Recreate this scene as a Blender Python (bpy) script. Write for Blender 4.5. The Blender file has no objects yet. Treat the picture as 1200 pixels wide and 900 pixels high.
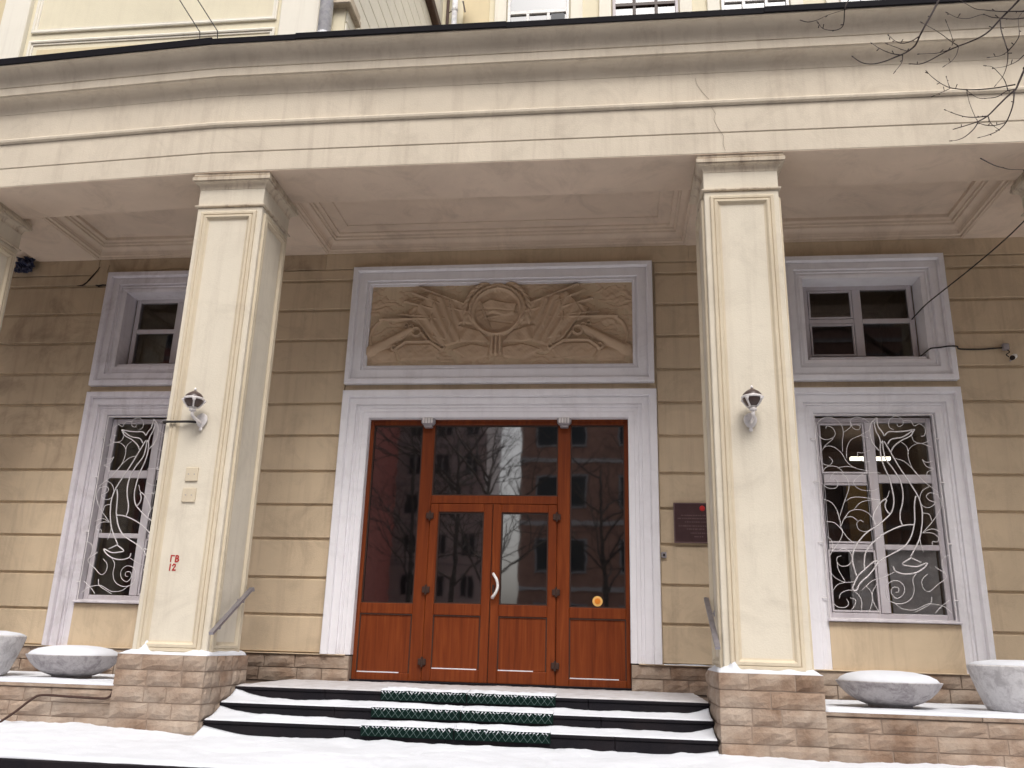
import bpy, bmesh, math, random
import numpy as np
from mathutils import Vector, Matrix, Euler
R = math.radians
random.seed(7); rng = np.random.default_rng(7)
S = bpy.context.scene
COL = S.collection

# ------------------------------------------------------------------ camera
cam_d = bpy.data.cameras.new('camera'); cam = bpy.data.objects.new('camera', cam_d); COL.objects.link(cam)
yaw, pit, rol = R(-6.995), R(16.985), R(1.672)
fw = Vector((math.sin(yaw)*math.cos(pit), math.cos(yaw)*math.cos(pit), math.sin(pit)))
ri = Vector((math.cos(yaw), -math.sin(yaw), 0)); up = ri.cross(fw)
r2 = math.cos(rol)*ri + math.sin(rol)*up; u2 = -math.sin(rol)*ri + math.cos(rol)*up
M = Matrix((r2, u2, -fw)).transposed().to_4x4(); M.translation = Vector((1.386, -9.941, 0.434))
cam.matrix_world = M
cam_d.sensor_width = 36; cam_d.lens = 30.0; cam_d.clip_start = 0.05; cam_d.clip_end = 2000
S.camera = cam

# ------------------------------------------------------------------ light: pale overcast winter day
SUN_EL, SUN_AZ = 55, 14          # azimuth measured from -Y (street side) towards +X
world = bpy.data.worlds.new('World'); S.world = world; world.use_nodes = True
nt = world.node_tree; nt.nodes.clear()
sky = nt.nodes.new('ShaderNodeTexSky'); sky.sky_type = 'NISHITA'; sky.sun_disc = False
sky.sun_elevation = R(SUN_EL); sky.sun_rotation = R(180 - SUN_AZ)
sky.air_density = 1.0; sky.dust_density = 6.0; sky.ozone_density = 1.0
hs = nt.nodes.new('ShaderNodeHueSaturation'); hs.inputs['Saturation'].default_value = 0.32; hs.inputs['Value'].default_value = 1.0
bg = nt.nodes.new('ShaderNodeBackground'); bg.inputs['Strength'].default_value = 0.15
wo = nt.nodes.new('ShaderNodeOutputWorld')
nt.links.new(sky.outputs[0], hs.inputs['Color']); nt.links.new(hs.outputs[0], bg.inputs['Color']); nt.links.new(bg.outputs[0], wo.inputs[0])
sd = bpy.data.lights.new('sun', 'SUN'); sd.energy = 1.45; sd.angle = R(28); sd.color = (1, .955, .9)
sun = bpy.data.objects.new('sun', sd); COL.objects.link(sun)
az = R(SUN_AZ); el = R(SUN_EL)
to_sun = Vector((math.sin(az)*math.cos(el), -math.cos(az)*math.cos(el), math.sin(el)))
sun.rotation_euler = to_sun.to_track_quat('Z', 'Y').to_euler()
S.view_settings.view_transform = 'Standard'; S.view_settings.look = 'None'
S.view_settings.gamma = 1; S.view_settings.use_curve_mapping = False
S.view_settings.exposure = 0.18
S.cycles.max_bounces = 7; S.cycles.diffuse_bounces = 3; S.cycles.glossy_bounces = 3; S.cycles.transmission_bounces = 3; S.cycles.transparent_max_bounces = 8; S.cycles.caustics_reflective = False; S.cycles.caustics_refractive = False

# ------------------------------------------------------------------ materials
def nn(t, k, **kw):
    n = t.nodes.new(k)
    for a, b in kw.items(): setattr(n, a, b)
    return n
def base_mat(name, rough=.8, spec=.3):
    m = bpy.data.materials.new(name); m.use_nodes = True
    t = m.node_tree; b = t.nodes['Principled BSDF']
    b.inputs['Roughness'].default_value = rough
    b.inputs['Specular IOR Level'].default_value = spec
    return m, t, b
def noise(t, vec, scale, detail=6, rough=.6, dist=0):
    n = nn(t, 'ShaderNodeTexNoise'); n.inputs['Scale'].default_value = scale; n.inputs['Detail'].default_value = detail
    n.inputs['Roughness'].default_value = rough; n.inputs['Distortion'].default_value = dist
    t.links.new(vec, n.inputs['Vector']); return n.outputs['Fac']
def ramp(t, fac, stops):
    r = nn(t, 'ShaderNodeValToRGB')
    while len(r.color_ramp.elements) < len(stops): r.color_ramp.elements.new(.5)
    for e, (p, c) in zip(r.color_ramp.elements, stops): e.position = p; e.color = (*c, 1) if len(c) == 3 else c
    t.links.new(fac, r.inputs[0]); return r.outputs[0]
def mixc(t, fac, a, b, mode='MIX'):
    n = nn(t, 'ShaderNodeMix', data_type='RGBA', blend_type=mode)
    for s, v in ((n.inputs[0], fac), (n.inputs[6], a), (n.inputs[7], b)):
        if hasattr(v, 'is_linked'): t.links.new(v, s)
        else: s.default_value = v if not isinstance(v, tuple) else (*v[:3], 1)
    return n.outputs[2]
def mapping(t, scale=(1,1,1), kind='world'):
    if kind == 'world':
        g = nn(t, 'ShaderNodeNewGeometry').outputs['Position']
    else:
        g = nn(t, 'ShaderNodeTexCoord').outputs['Object']
    m = nn(t, 'ShaderNodeMapping'); m.inputs['Scale'].default_value = scale
    t.links.new(g, m.inputs[0]); return m.outputs[0]
def bump(t, b, h, strength, dist=.01):
    n = nn(t, 'ShaderNodeBump'); n.inputs['Strength'].default_value = strength; n.inputs['Distance'].default_value = dist
    t.links.new(h, n.inputs['Height']); t.links.new(n.outputs[0], b.inputs['Normal'])
def mul(c, k): return tuple(min(1, x*k) for x in c)

def plaster(name, c, stain=.5, dirt=(.16,.11,.08), streak=.5, vary=.12, grain=1.0, rough=.85, crack=0.0):
    """painted render: cloudy tone, rain streaks, grime blotches, fine grain"""
    m, t, b = base_mat(name, rough, .25)
    w = mapping(t)
    big = noise(t, w, .9, 5, .6, .4); mid = noise(t, w, 5, 7, .65)
    st = noise(t, mapping(t, (9, 9, .55)), 1.0, 6, .65)
    blot = noise(t, w, 1.7, 9, .72, 1.0)
    fine = noise(t, w, 70, 4, .6)
    col = mixc(t, ramp(t, big, [(.3, (0,0,0)), (.7, (1,1,1))]), mul(c, 1 - vary), mul(c, 1 + vary*.6))
    col = mixc(t, ramp(t, mid, [(.42, (0,0,0)), (.75, (vary,)*3)]), col, mul(c, .75))
    col = mixc(t, ramp(t, st, [(.50, (0,0,0)), (.72, (streak*.5,)*3)]), col, mul(dirt, 1.6))
    col = mixc(t, ramp(t, blot, [(.50, (0,0,0)), (.74, (stain*.62,)*3)]), col, dirt)
    if crack:
        v = nn(t, 'ShaderNodeTexVoronoi', feature='DISTANCE_TO_EDGE'); v.inputs['Scale'].default_value = .55
        d = nn(t, 'ShaderNodeVectorMath', operation='ADD')
        nz = nn(t, 'ShaderNodeTexNoise'); nz.inputs['Scale'].default_value = 3; nz.inputs['Detail'].default_value = 6
        t.links.new(w, nz.inputs['Vector'])
        sc = nn(t, 'ShaderNodeVectorMath', operation='SCALE'); sc.inputs['Scale'].default_value = .5
        t.links.new(nz.outputs['Color'], sc.inputs[0])
        t.links.new(w, d.inputs[0]); t.links.new(sc.outputs[0], d.inputs[1]); t.links.new(d.outputs[0], v.inputs['Vector'])
        k = ramp(t, v.outputs['Distance'], [(.0, (crack,)*3), (.006, (0,0,0))])
        col = mixc(t, k, col, mul(dirt, .8))
    t.links.new(col, b.inputs['Base Color'])
    hh = nn(t, 'ShaderNodeMath', operation='ADD'); t.links.new(fine, hh.inputs[0]); t.links.new(mid, hh.inputs[1])
    bump(t, b, hh.outputs[0], .22*grain, .012)
    return m

MT = {}
MT['wall'] = plaster('ochre_plaster', (.64,.505,.35), stain=.5, streak=.5)
MT['wall_old'] = plaster('ochre_plaster_worn', (.54,.415,.285), stain=.95, streak=.7, vary=.2)
MT['cream'] = plaster('cream_plaster', (.72,.655,.54), stain=.3, streak=.3, vary=.08)
MT['cream_rim'] = plaster('cream_plaster_aged', (.66,.57,.43), stain=.25, streak=.35, vary=.1)
MT['ent'] = plaster('cream_entablature', (.69,.61,.495), stain=.36, streak=.4, vary=.10)
MT['capital'] = plaster('cream_plaster_sooty', (.66,.57,.45), stain=.5, streak=1.7, vary=.1)
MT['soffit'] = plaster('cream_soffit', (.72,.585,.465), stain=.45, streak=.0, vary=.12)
MT['trim'] = plaster('white_trim_paint', (.86,.84,.875), stain=.32, dirt=(.27,.235,.25), streak=.22, vary=.06, rough=.6)
MT['trim_old'] = plaster('white_trim_paint_worn', (.74,.70,.745), stain=.65, dirt=(.2,.16,.16), streak=.5, vary=.1, rough=.65)
MT['sash'] = plaster('window_paint', (.62,.58,.61), stain=.35, dirt=(.28,.2,.16), streak=.4, vary=.08, rough=.5)
MT['relief'] = plaster('relief_plaster', (.60,.445,.31), stain=.25, streak=.1, vary=.08)
MT['upper'] = plaster('pale_yellow_plaster', (.80,.735,.56), stain=.08, streak=.15, vary=.05)
MT['upper_white'] = plaster('pale_cream_trim', (.86,.82,.72), stain=.06, streak=.2, vary=.04)
MT['upper_ochre'] = plaster('upper_ochre', (.74,.63,.42), stain=.06, streak=.15, vary=.05)
def weathered(name, c, dark, amount):
    m, t, b = base_mat(name, .9, .2); w = mapping(t)
    n1 = noise(t, w, 9, 9, .72, .5); n2 = noise(t, w, 40, 6, .7); n3 = noise(t, mapping(t, (22, 22, 2.5)), 1, 6, .65)
    col = mixc(t, ramp(t, n1, [(.46, (0,0,0)), (.62, (amount,)*3)]), c, dark)
    col = mixc(t, ramp(t, n3, [(.52, (0,0,0)), (.72, (amount*.7,)*3)]), col, mul(dark, 1.5))
    col = mixc(t, ramp(t, n2, [(.5, (0,0,0)), (.75, (.4,.4,.4))]), col, mul(c, .6))
    t.links.new(col, b.inputs['Base Color'])
    h = nn(t, 'ShaderNodeMath', operation='ADD'); t.links.new(n1, h.inputs[0]); t.links.new(n2, h.inputs[1]); bump(t, b, h.outputs[0], .5, .015)
    return m
MT['concrete'] = weathered('planter_concrete', (.52,.49,.49), (.22,.19,.20), .7)
MT['tub'] = weathered('tub_paint', (.70,.68,.68), (.30,.27,.28), .55)

def stone_mat():
    m, t, b = base_mat('sandstone', .9, .2)
    oi = nn(t, 'ShaderNodeObjectInfo')
    w = mapping(t)
    n1 = noise(t, w, 7, 8, .68, .6); n2 = noise(t, w, 34, 6, .65); n3 = noise(t, w, 2.3, 5, .6)
    col = ramp(t, n1, [(.25, (.20,.135,.098)), (.5, (.325,.24,.182)), (.75, (.46,.37,.30))])
    tone = ramp(t, oi.outputs['Random'], [(0, (.66,.58,.52)), (.3, (.84,.76,.70)), (.65, (.98,.93,.88)), (1, (1.0,1.0,1.0))])
    col = mixc(t, 1.0, col, tone, 'MULTIPLY')
    col = mixc(t, ramp(t, n3, [(.38, (0,0,0)), (.68, (.75,.75,.75))]), col, (.46,.385,.315))
    t.links.new(col, b.inputs['Base Color'])
    h = nn(t, 'ShaderNodeMath', operation='ADD'); t.links.new(n1, h.inputs[0]); t.links.new(n2, h.inputs[1])
    bump(t, b, h.outputs[0], .55, .02)
    return m
MT['stone'] = stone_mat()
MT['mortar'] = plaster('mortar', (.34,.26,.205), stain=.3, streak=.2)

def granite():
    m, t, b = base_mat('dark_granite', .62, .12)
    w = mapping(t); n1 = noise(t, w, 160, 3, .7); n2 = noise(t, w, 3, 6, .6)
    col = ramp(t, n1, [(.35, (.006,.006,.009)), (.6, (.013,.011,.014)), (.8, (.05,.045,.05))])
    col = mixc(t, ramp(t, n2, [(.45, (0,0,0)), (.8, (.5,.5,.5))]), col, (.028,.020,.020))
    t.links.new(col, b.inputs['Base Color']); bump(t, b, n1, .1, .004); return m
MT['granite'] = granite()

def snow(name, c=(.72,.74,.79), dirty=0.0):
    m, t, b = base_mat(name, .75, .25)
    w = mapping(t); n1 = noise(t, w, 1.3, 6, .6); n2 = noise(t, w, 45, 5, .6); n3 = noise(t, w, 6, 6, .7)
    col = mixc(t, ramp(t, n1, [(.38, (0,0,0)), (.62, (1,1,1))]), c, mul(c, .90))
    if dirty:
        col = mixc(t, ramp(t, n3, [(.42, (0,0,0)), (.68, (dirty,)*3)]), col, (.42,.385,.375))
    t.links.new(col, b.inputs['Base Color'])
    h = nn(t, 'ShaderNodeMath', operation='MULTIPLY_ADD'); h.inputs[1].default_value = .35
    t.links.new(n2, h.inputs[0]); t.links.new(n3, h.inputs[2])
    bump(t, b, h.outputs[0], .35, .02)
    b.inputs['Subsurface Weight'].default_value = .0
    return m
MT['snow'] = snow('fresh_snow'); MT['snow_thin'] = snow('thin_trodden_snow', (.60,.59,.61), .8)

def wood():
    m, t, b = base_mat('brown_wood_grain_laminate', .38, .25)
    w = mapping(t, (16, 16, .8), 'world'); n = noise(t, w, 1.0, 6, .6, 1.4)
    n2 = noise(t, mapping(t, (60, 60, 2.0)), 1.0, 3, .6)
    c = ramp(t, n, [(.25, (.115,.022,.0055)), (.5, (.180,.037,.0085)), (.78, (.25,.060,.014))])
    c = mixc(t, ramp(t, n2, [(.4, (0,0,0)), (.8, (.35,.35,.35))]), c, (.10,.019,.007))
    t.links.new(c, b.inputs['Base Color']); bump(t, b, n2, .05, .003); return m
MT['wood'] = wood()

def plain(name, c, rough=.5, metal=0.0, var=.15, scale=12, spec=.4):
    m, t, b = base_mat(name, rough, spec); b.inputs['Metallic'].default_value = metal
    n = noise(t, mapping(t), scale, 6, .65)
    col = mixc(t, ramp(t, n, [(.3, (0,0,0)), (.75, (1,1,1))]), mul(c, 1-var), mul(c, 1+var))
    t.links.new(col, b.inputs['Base Color']); bump(t, b, n, .08, .004); return m
MT['black_metal'] = plain('black_roof_metal', (.012,.011,.014), .7, spec=.08)
MT['seal'] = plain('dark_gap_seal', (.02,.013,.011), .8)
MT['hinge'] = plain('brown_hinge', (.045,.022,.016), .45)
MT['white_enamel'] = plain('white_enamel', (.80,.79,.78), .3)
MT['steel'] = plain('galvanised_steel', (.55,.53,.56), .34, .85)
MT['steel_old'] = plain('painted_grey_metal', (.36,.33,.35), .5, .2)
MT['grille'] = plain('white_painted_iron', (.78,.745,.75), .5)
MT['lamp_white'] = plain('lamp_white_paint', (.74,.70,.69), .5, var=.25)
MT['lamp_dark'] = plain('smoked_lamp_shade', (.07,.045,.04), .3)
MT['crack'] = plain('crack_line', (.22,.17,.13), .9)  # dark brown colour of the crack lines
MT['rail'] = plain('dull_steel', (.30,.28,.30), .4, .6)
MT['cable'] = plain('black_cable', (.022,.018,.018), .6)
MT['rod'] = plain('rusty_pipe', (.055,.026,.018), .7)
MT['plaque'] = plain('dark_bronze_plaque', (.065,.033,.036), .35)
MT['plaque_print'] = plain('faded_plaque_lettering', (.16,.10,.10), .5)
MT['red_enamel'] = plain('red_enamel', (.55,.03,.03), .4)
MT['red_paint'] = plain('red_brush_paint', (.40,.035,.03), .7, var=.3, scale=60)
MT['orange'] = plain('orange_sticker', (.80,.25,.02), .5); MT['yellow'] = plain('pale_orange_sticker', (.85,.50,.16), .5)
MT['green_mat'] = plain('dark_green_rubber', (.004,.014,.011), .9, spec=.1, scale=40)
MT['frost'] = plain('frosted_green_rib', (.10,.15,.145), .8, var=.4, scale=50)
MT['bark'] = plain('dark_bark', (.045,.032,.03), .9, var=.4, scale=30)
MT['birch'] = plain('grey_bark', (.10,.085,.08), .9, var=.6, scale=6)
MT['blue_plastic'] = plain('dark_blue_plastic_sheet', (.03,.035,.075), .35)
MT['pipe'] = plain('white_downpipe', (.80,.80,.88), .4, var=.25)
MT['room'] = plain('room_wall', (.42,.33,.28), .9); MT['room_yellow'] = plain('room_yellow_wall', (.65,.48,.20), .9)
MT['curtain'] = plain('grey_white_board', (.85,.87,.88), .8)
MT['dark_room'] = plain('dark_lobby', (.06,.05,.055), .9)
MT['brick_red'] = plain('far_red_brick', (.46,.17,.15), .9, var=.2, scale=2); MT['brick_orange'] = plain('far_orange_brick', (.40,.235,.19), .9, var=.2, scale=2)
MT['far_grey'] = plain('far_pale_panels', (.50,.47,.48), .9, var=.12, scale=1)
MT['far_glass'] = plain('far_window_glass', (.035,.04,.05), .3); MT['far_frame'] = plain('far_window_frame', (.36,.35,.37), .6)
MT['asphalt'] = plain('asphalt', (.05,.05,.052), .9)
def street():
    m, t, b = base_mat('slushy_street', .8, .3)
    w = mapping(t); n1 = noise(t, w, .25, 6, .6, .5); n2 = noise(t, w, 3, 6, .65)
    col = ramp(t, n1, [(.42, (.10,.095,.095)), (.55, (.24,.225,.22)), (.68, (.62,.62,.64))])
    t.links.new(col, b.inputs['Base Color']); bump(t, b, n2, .4, .03); return m
MT['street'] = street()
def emit(name, c, s):
    m, t, b = base_mat(name); b.inputs['Emission Color'].default_value = (*c, 1); b.inputs['Emission Strength'].default_value = s; return m
MT['tube'] = emit('lit_fluorescent_tube', (1, .93, .72), 3.0)
def glass(name, tint, ior, rough=0.0, opaque=0.0, wav=0.0):
    m = bpy.data.materials.new(name); m.use_nodes = True; t = m.node_tree; t.nodes.clear()
    o = nn(t, 'ShaderNodeOutputMaterial'); fr = nn(t, 'ShaderNodeFresnel'); fr.inputs[0].default_value = ior
    tr = nn(t, 'ShaderNodeBsdfTransparent'); tr.inputs[0].default_value = (*tint, 1)
    gl = nn(t, 'ShaderNodeBsdfGlossy'); gl.inputs['Roughness'].default_value = rough; gl.inputs['Color'].default_value = (1,1,1,1)
    mx = nn(t, 'ShaderNodeMixShader')
    if wav:
        n = noise(t, mapping(t), 2.5, 2, .5); bp_ = nn(t, 'ShaderNodeBump'); bp_.inputs['Strength'].default_value = wav; bp_.inputs['Distance'].default_value = .01
        t.links.new(n, bp_.inputs['Height']); t.links.new(bp_.outputs[0], gl.inputs['Normal'])
    t.links.new(fr.outputs[0], mx.inputs[0]); t.links.new(tr.outputs[0], mx.inputs[1]); t.links.new(gl.outputs[0], mx.inputs[2])
    t.links.new(mx.outputs[0], o.inputs[0]); return m
MT['glass'] = glass('window_glass', (.92,.91,.91), 1.45)
MT['door_glass'] = glass('tinted_door_glass', (.30,.26,.26), 3.3, rough=.025, wav=.05)
MT['sky_glass'] = glass('upper_window_glass', (.2,.22,.25), 3.2)

# ------------------------------------------------------------------ builders
def link(o, parent=None):
    COL.objects.link(o)
    if parent is not None:
        o.parent = parent
        if parent.parent is None: o.matrix_parent_inverse = Matrix.Translation(-Vector(parent.location))
    return o
def thing(name, label, cat, group=None, loc=(0,0,0)):
    o = bpy.data.objects.new(name, None); o.empty_display_size = .2; COL.objects.link(o); o.location = loc
    o['label'] = label; o['category'] = cat
    if group: o['group'] = group
    return o
def tag(o, label, cat, group=None):
    o['label'] = label; o['category'] = cat
    if group: o['group'] = group
    return o
def mesh(name, V, F, mat, parent=None, smooth=False, loc=None):
    me = bpy.data.meshes.new(name); me.from_pydata([tuple(v) for v in V], [], F); me.update()
    if mat: me.materials.append(MT[mat])
    if smooth:
        for p in me.polygons: p.use_smooth = True
    o = link(bpy.data.objects.new(name, me), parent)
    if loc: o.location = loc
    return o
def from_bm(name, bm, mat, parent=None, smooth=False):
    me = bpy.data.meshes.new(name); bmesh.ops.recalc_face_normals(bm, faces=bm.faces); bm.to_mesh(me); bm.free(); me.materials.append(MT[mat])
    if smooth:
        for p in me.polygons: p.use_smooth = True
    return link(bpy.data.objects.new(name, me), parent)
class MB:
    """collects boxes / tubes / lathes of ONE part"""
    def __init__(s): s.V = []; s.F = []
    def add(s, V, F):
        n = len(s.V); s.V += [tuple(v) for v in V]; s.F += [tuple(i+n for i in f) for f in F]; return s
    def box(s, x0, x1, y0, y1, z0, z1):
        V = [(x,y,z) for z in (z0,z1) for y in (y0,y1) for x in (x0,x1)]
        return s.add(V, [(0,2,3,1),(4,5,7,6),(0,1,5,4),(2,6,7,3),(0,4,6,2),(1,3,7,5)])
    def bbox(s, x0, x1, y0, y1, z0, z1, b=.006):
        """box with chamfered edges"""
        bm = bmesh.new(); bmesh.ops.create_cube(bm, size=1)
        for v in bm.verts: v.co = ((x0+x1)/2+v.co.x*(x1-x0), (y0+y1)/2+v.co.y*(y1-y0), (z0+z1)/2+v.co.z*(z1-z0))
        b = min(b, .3*min(x1-x0, y1-y0, z1-z0))
        bmesh.ops.bevel(bm, geom=bm.edges[:], offset=b, segments=1, affect='EDGES', profile=.5)
        bm.verts.index_update(); s.add([v.co[:] for v in bm.verts], [tuple(v.index for v in f.verts) for f in bm.faces]); bm.free(); return s
    def tube(s, pts, r, n=6, cap=True):
        pts = [Vector(p) for p in pts]; m = len(pts)
        rr = [float(q) for q in r] if isinstance(r, (list, tuple)) else [r]*m
        V = []; F = []; ref = None
        for i, p in enumerate(pts):
            d = (pts[min(i+1, m-1)] - pts[max(i-1, 0)])
            d = d.normalized() if d.length > 1e-9 else Vector((0,0,1))
            if ref is None: ref = d.orthogonal().normalized()
            a = (ref - d*ref.dot(d)); a = a.normalized() if a.length > 1e-6 else d.orthogonal().normalized(); ref = a; b = d.cross(a)
            for k in range(n):
                t = 2*math.pi*k/n; V.append(p + rr[i]*(math.cos(t)*a + math.sin(t)*b))
        for i in range(m-1):
            for k in range(n): F.append((i*n+k, i*n+(k+1)%n, (i+1)*n+(k+1)%n, (i+1)*n+k))
        if cap: F.append(tuple(range(n))[::-1]); F.append(tuple((m-1)*n+k for k in range(n)))
        return s.add(V, F)
    def lathe(s, prof, c=(0,0,0), n=32, sx=1, sy=1, wob=None):
        V = []; F = []; m = len(prof)
        for (r, z) in prof:
            for k in range(n):
                t = 2*math.pi*k/n; q = r*(wob(t, z) if wob else 1)
                V.append((c[0]+q*math.cos(t)*sx, c[1]+q*math.sin(t)*sy, c[2]+z))
        for i in range(m-1):
            for k in range(n): F.append((i*n+k, i*n+(k+1)%n, (i+1)*n+(k+1)%n, (i+1)*n+k))
        F.append(tuple(range(n))[::-1]); F.append(tuple((m-1)*n+k for k in range(n)))
        return s.add(V, F)
    def build(s, name, mat, parent=None, smooth=False): 
        return mesh(name, s.V, s.F, mat, parent, smooth)
def prism(path, prof, closed_path=False, cap=True):
    """sweep profile [(d,z)] along plan path [(x,y,nx,ny)] (n = outward mitre normal)"""
    V = []; F = []; k = len(prof)
    for (x, y, nx, ny) in path:
        for (d, z) in prof: V.append((x+nx*d, y+ny*d, z))
    m = len(path)
    for i in range(m if closed_path else m-1):
        j = (i+1) % m
        for a in range(k):
            b = (a+1) % k; F.append((i*k+a, j*k+a, j*k+b, i*k+b))
    if cap and not closed_path: F.append(tuple(range(k))); F.append(tuple((m-1)*k+a for a in range(k))[::-1])
    return V, F
def sweep_frame(x0, x1, z0, z1, prof, y0=0.0, closed=True):
    """moulded surround on the wall: prof = [(u inward, d proud)], last points run into the reveal; each side mitred. Open = three-sided with legs to z0"""
    V = []; F = []; k = len(prof)
    if closed: path = [lambda u: (x0+u, z0+u), lambda u: (x0+u, z1-u), lambda u: (x1-u, z1-u), lambda u: (x1-u, z0+u)]
    else: path = [lambda u: (x0+u, z0), lambda u: (x0+u, z1-u), lambda u: (x1-u, z1-u), lambda u: (x1-u, z0)]
    for f in path:
        for (u, d) in prof:
            x, z = f(u); V.append((x, y0-d, z))
    m = 4
    for i in range(m if closed else m-1):
        j = (i+1) % m
        for a in range(k-1): F.append((i*k+a, i*k+a+1, j*k+a+1, j*k+a))
    if not closed:
        F.append(tuple(range(k))); F.append(tuple(3*k+a for a in range(k))[::-1])
    return V, F
def smooth_line(pts, n=5):
    P = [Vector(p) for p in pts]
    if len(P) < 3: return P
    out = []
    for i in range(len(P)-1):
        a = P[i-1] if i else P[i]*2-P[i+1]; b = P[i]; c = P[i+1]; d = P[i+2] if i+2 < len(P) else P[i+1]*2-P[i]
        for j in range(n):
            t = j/n
            out.append(.5*((2*b)+(c-a)*t+(2*a-5*b+4*c-d)*t*t+(3*b-a-3*c+d)*t*t*t))
    out.append(P[-1]); return out
def vnoise(x, y, s=0):
    """cheap smooth noise for numpy arrays / floats, about -1..1"""
    return (np.sin(x*1.7+s*1.3+1.1*np.sin(y*1.3+s)) + np.sin(y*2.3-s*.7+1.3*np.sin(x*1.1+2*s)) + .6*np.sin(x*3.9+y*3.1+s*2.1) + .5*np.sin(x*6.1-y*5.3+s))/3.1
def sheet(name, x0, x1, y0, y1, nx, ny, zf, mat, parent, skirt=None):
    """height-field sheet, optional skirt closing it down to z = skirt"""
    xs = np.linspace(x0, x1, nx); ys = np.linspace(y0, y1, ny)
    X, Y = np.meshgrid(xs, ys); Z = zf(X, Y)
    V = np.stack([X.ravel(), Y.ravel(), Z.ravel()], 1).tolist()
    F = [(j*nx+i, j*nx+i+1, (j+1)*nx+i+1, (j+1)*nx+i) for j in range(ny-1) for i in range(nx-1)]
    if skirt is not None:
        rim = [i for i in range(nx)] + [j*nx+nx-1 for j in range(1, ny)] + [(ny-1)*nx+i for i in range(nx-2, -1, -1)] + [j*nx for j in range(ny-2, 0, -1)]
        n0 = len(V)
        for r in rim: V.append([V[r][0], V[r][1], min(skirt, V[r][2]-.001)])
        L = len(rim)
        for a in range(L): b = (a+1) % L; F.append((rim[b], rim[a], n0+a, n0+b))
    return mesh(name, V, F, mat, parent, True)

# ------------------------------------------------------------------ stones shared by all masonry
def stone_mesh(i):
    nx, nz = 5, 4; V = []; F = []
    g = np.random.default_rng(100+i)
    for b in range(nz):
        for a in range(nx):
            edge = a in (0, nx-1) or b in (0, nz-1)
            x = -.5 + a/(nx-1); z = -.5 + b/(nz-1)
            if edge: V.append((x*.985+g.uniform(-.012,.012)*(a not in (0,nx-1)), .002+g.uniform(0,.004), z*.965+g.uniform(-.02,.012)*(1 if z > 0 else -1)*(a not in (0,nx-1))))
            else: V.append((x + g.uniform(-.05,.05), -g.uniform(.004,.017), z + g.uniform(-.06,.06)))
    for b in range(nz-1):
        for a in range(nx-1): F.append((b*nx+a, b*nx+a+1, (b+1)*nx+a+1, (b+1)*nx+a))
    c = len(V); V += [(-.5,.05,-.5),(.5,.05,-.5),(.5,.05,.5),(-.5,.05,.5)]
    F += [(c, c+1, nx-1, *range(nx-2, 0, -1), 0), (c+3, nx*(nz-1), *range(nx*(nz-1)+1, nx*nz), c+2)]
    F += [(c, 0, nx, 2*nx, 3*nx, c+3), (c+1, c+2, 4*nx-1, 3*nx-1, 2*nx-1, nx-1)]
    me = bpy.data.meshes.new('stone'); me.from_pydata(V, [], F); me.update(); me.materials.append(MT['stone'])
    return me
STONES = [stone_mesh(i) for i in range(8)]
def stone(parent, c, w, h, rz=0):
    o = bpy.data.objects.new('stone', random.choice(STONES)); link(o, parent)
    o.location = c; o.rotation_euler = (0, 0, rz); o.scale = (w-.001, random.uniform(.7, 1.2), h-.001)
    return o
def stone_face(parent, a0, a1, z0, z1, courses, at, face, wmin=.16, wmax=.42, gap=.0045):
    """lay courses over a face; face: 'f' (looks to -Y, a = x, at = y), 'r' (looks to +X, a = y, at = x), 'l' (looks to -X)"""
    h = (z1-z0)/courses
    for k in range(courses):
        x = a0; z = z0 + (k+.5)*h
        while x < a1-1e-4:
            w = random.uniform(wmin, wmax)
            if a1-(x+w) < wmin: w = a1-x
            m = x+w/2
            if face == 'f': stone(parent, (m, at, z), w-gap, h-gap)
            elif face == 'r': stone(parent, (at, m, z), w-gap, h-gap, R(90))
            else: stone(parent, (at, m, z), w-gap, h-gap, R(-90))
            x += w

# ------------------------------------------------------------------ levels
Z_SOF = 5.25       # underside of architrave
Z_BASE = .263      # top of the stone base
Z_PLAT = -.41      # forecourt platform
PF = -2.11         # pillar front
EF = -2.19         # entablature front
GRND = -1.15

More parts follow.
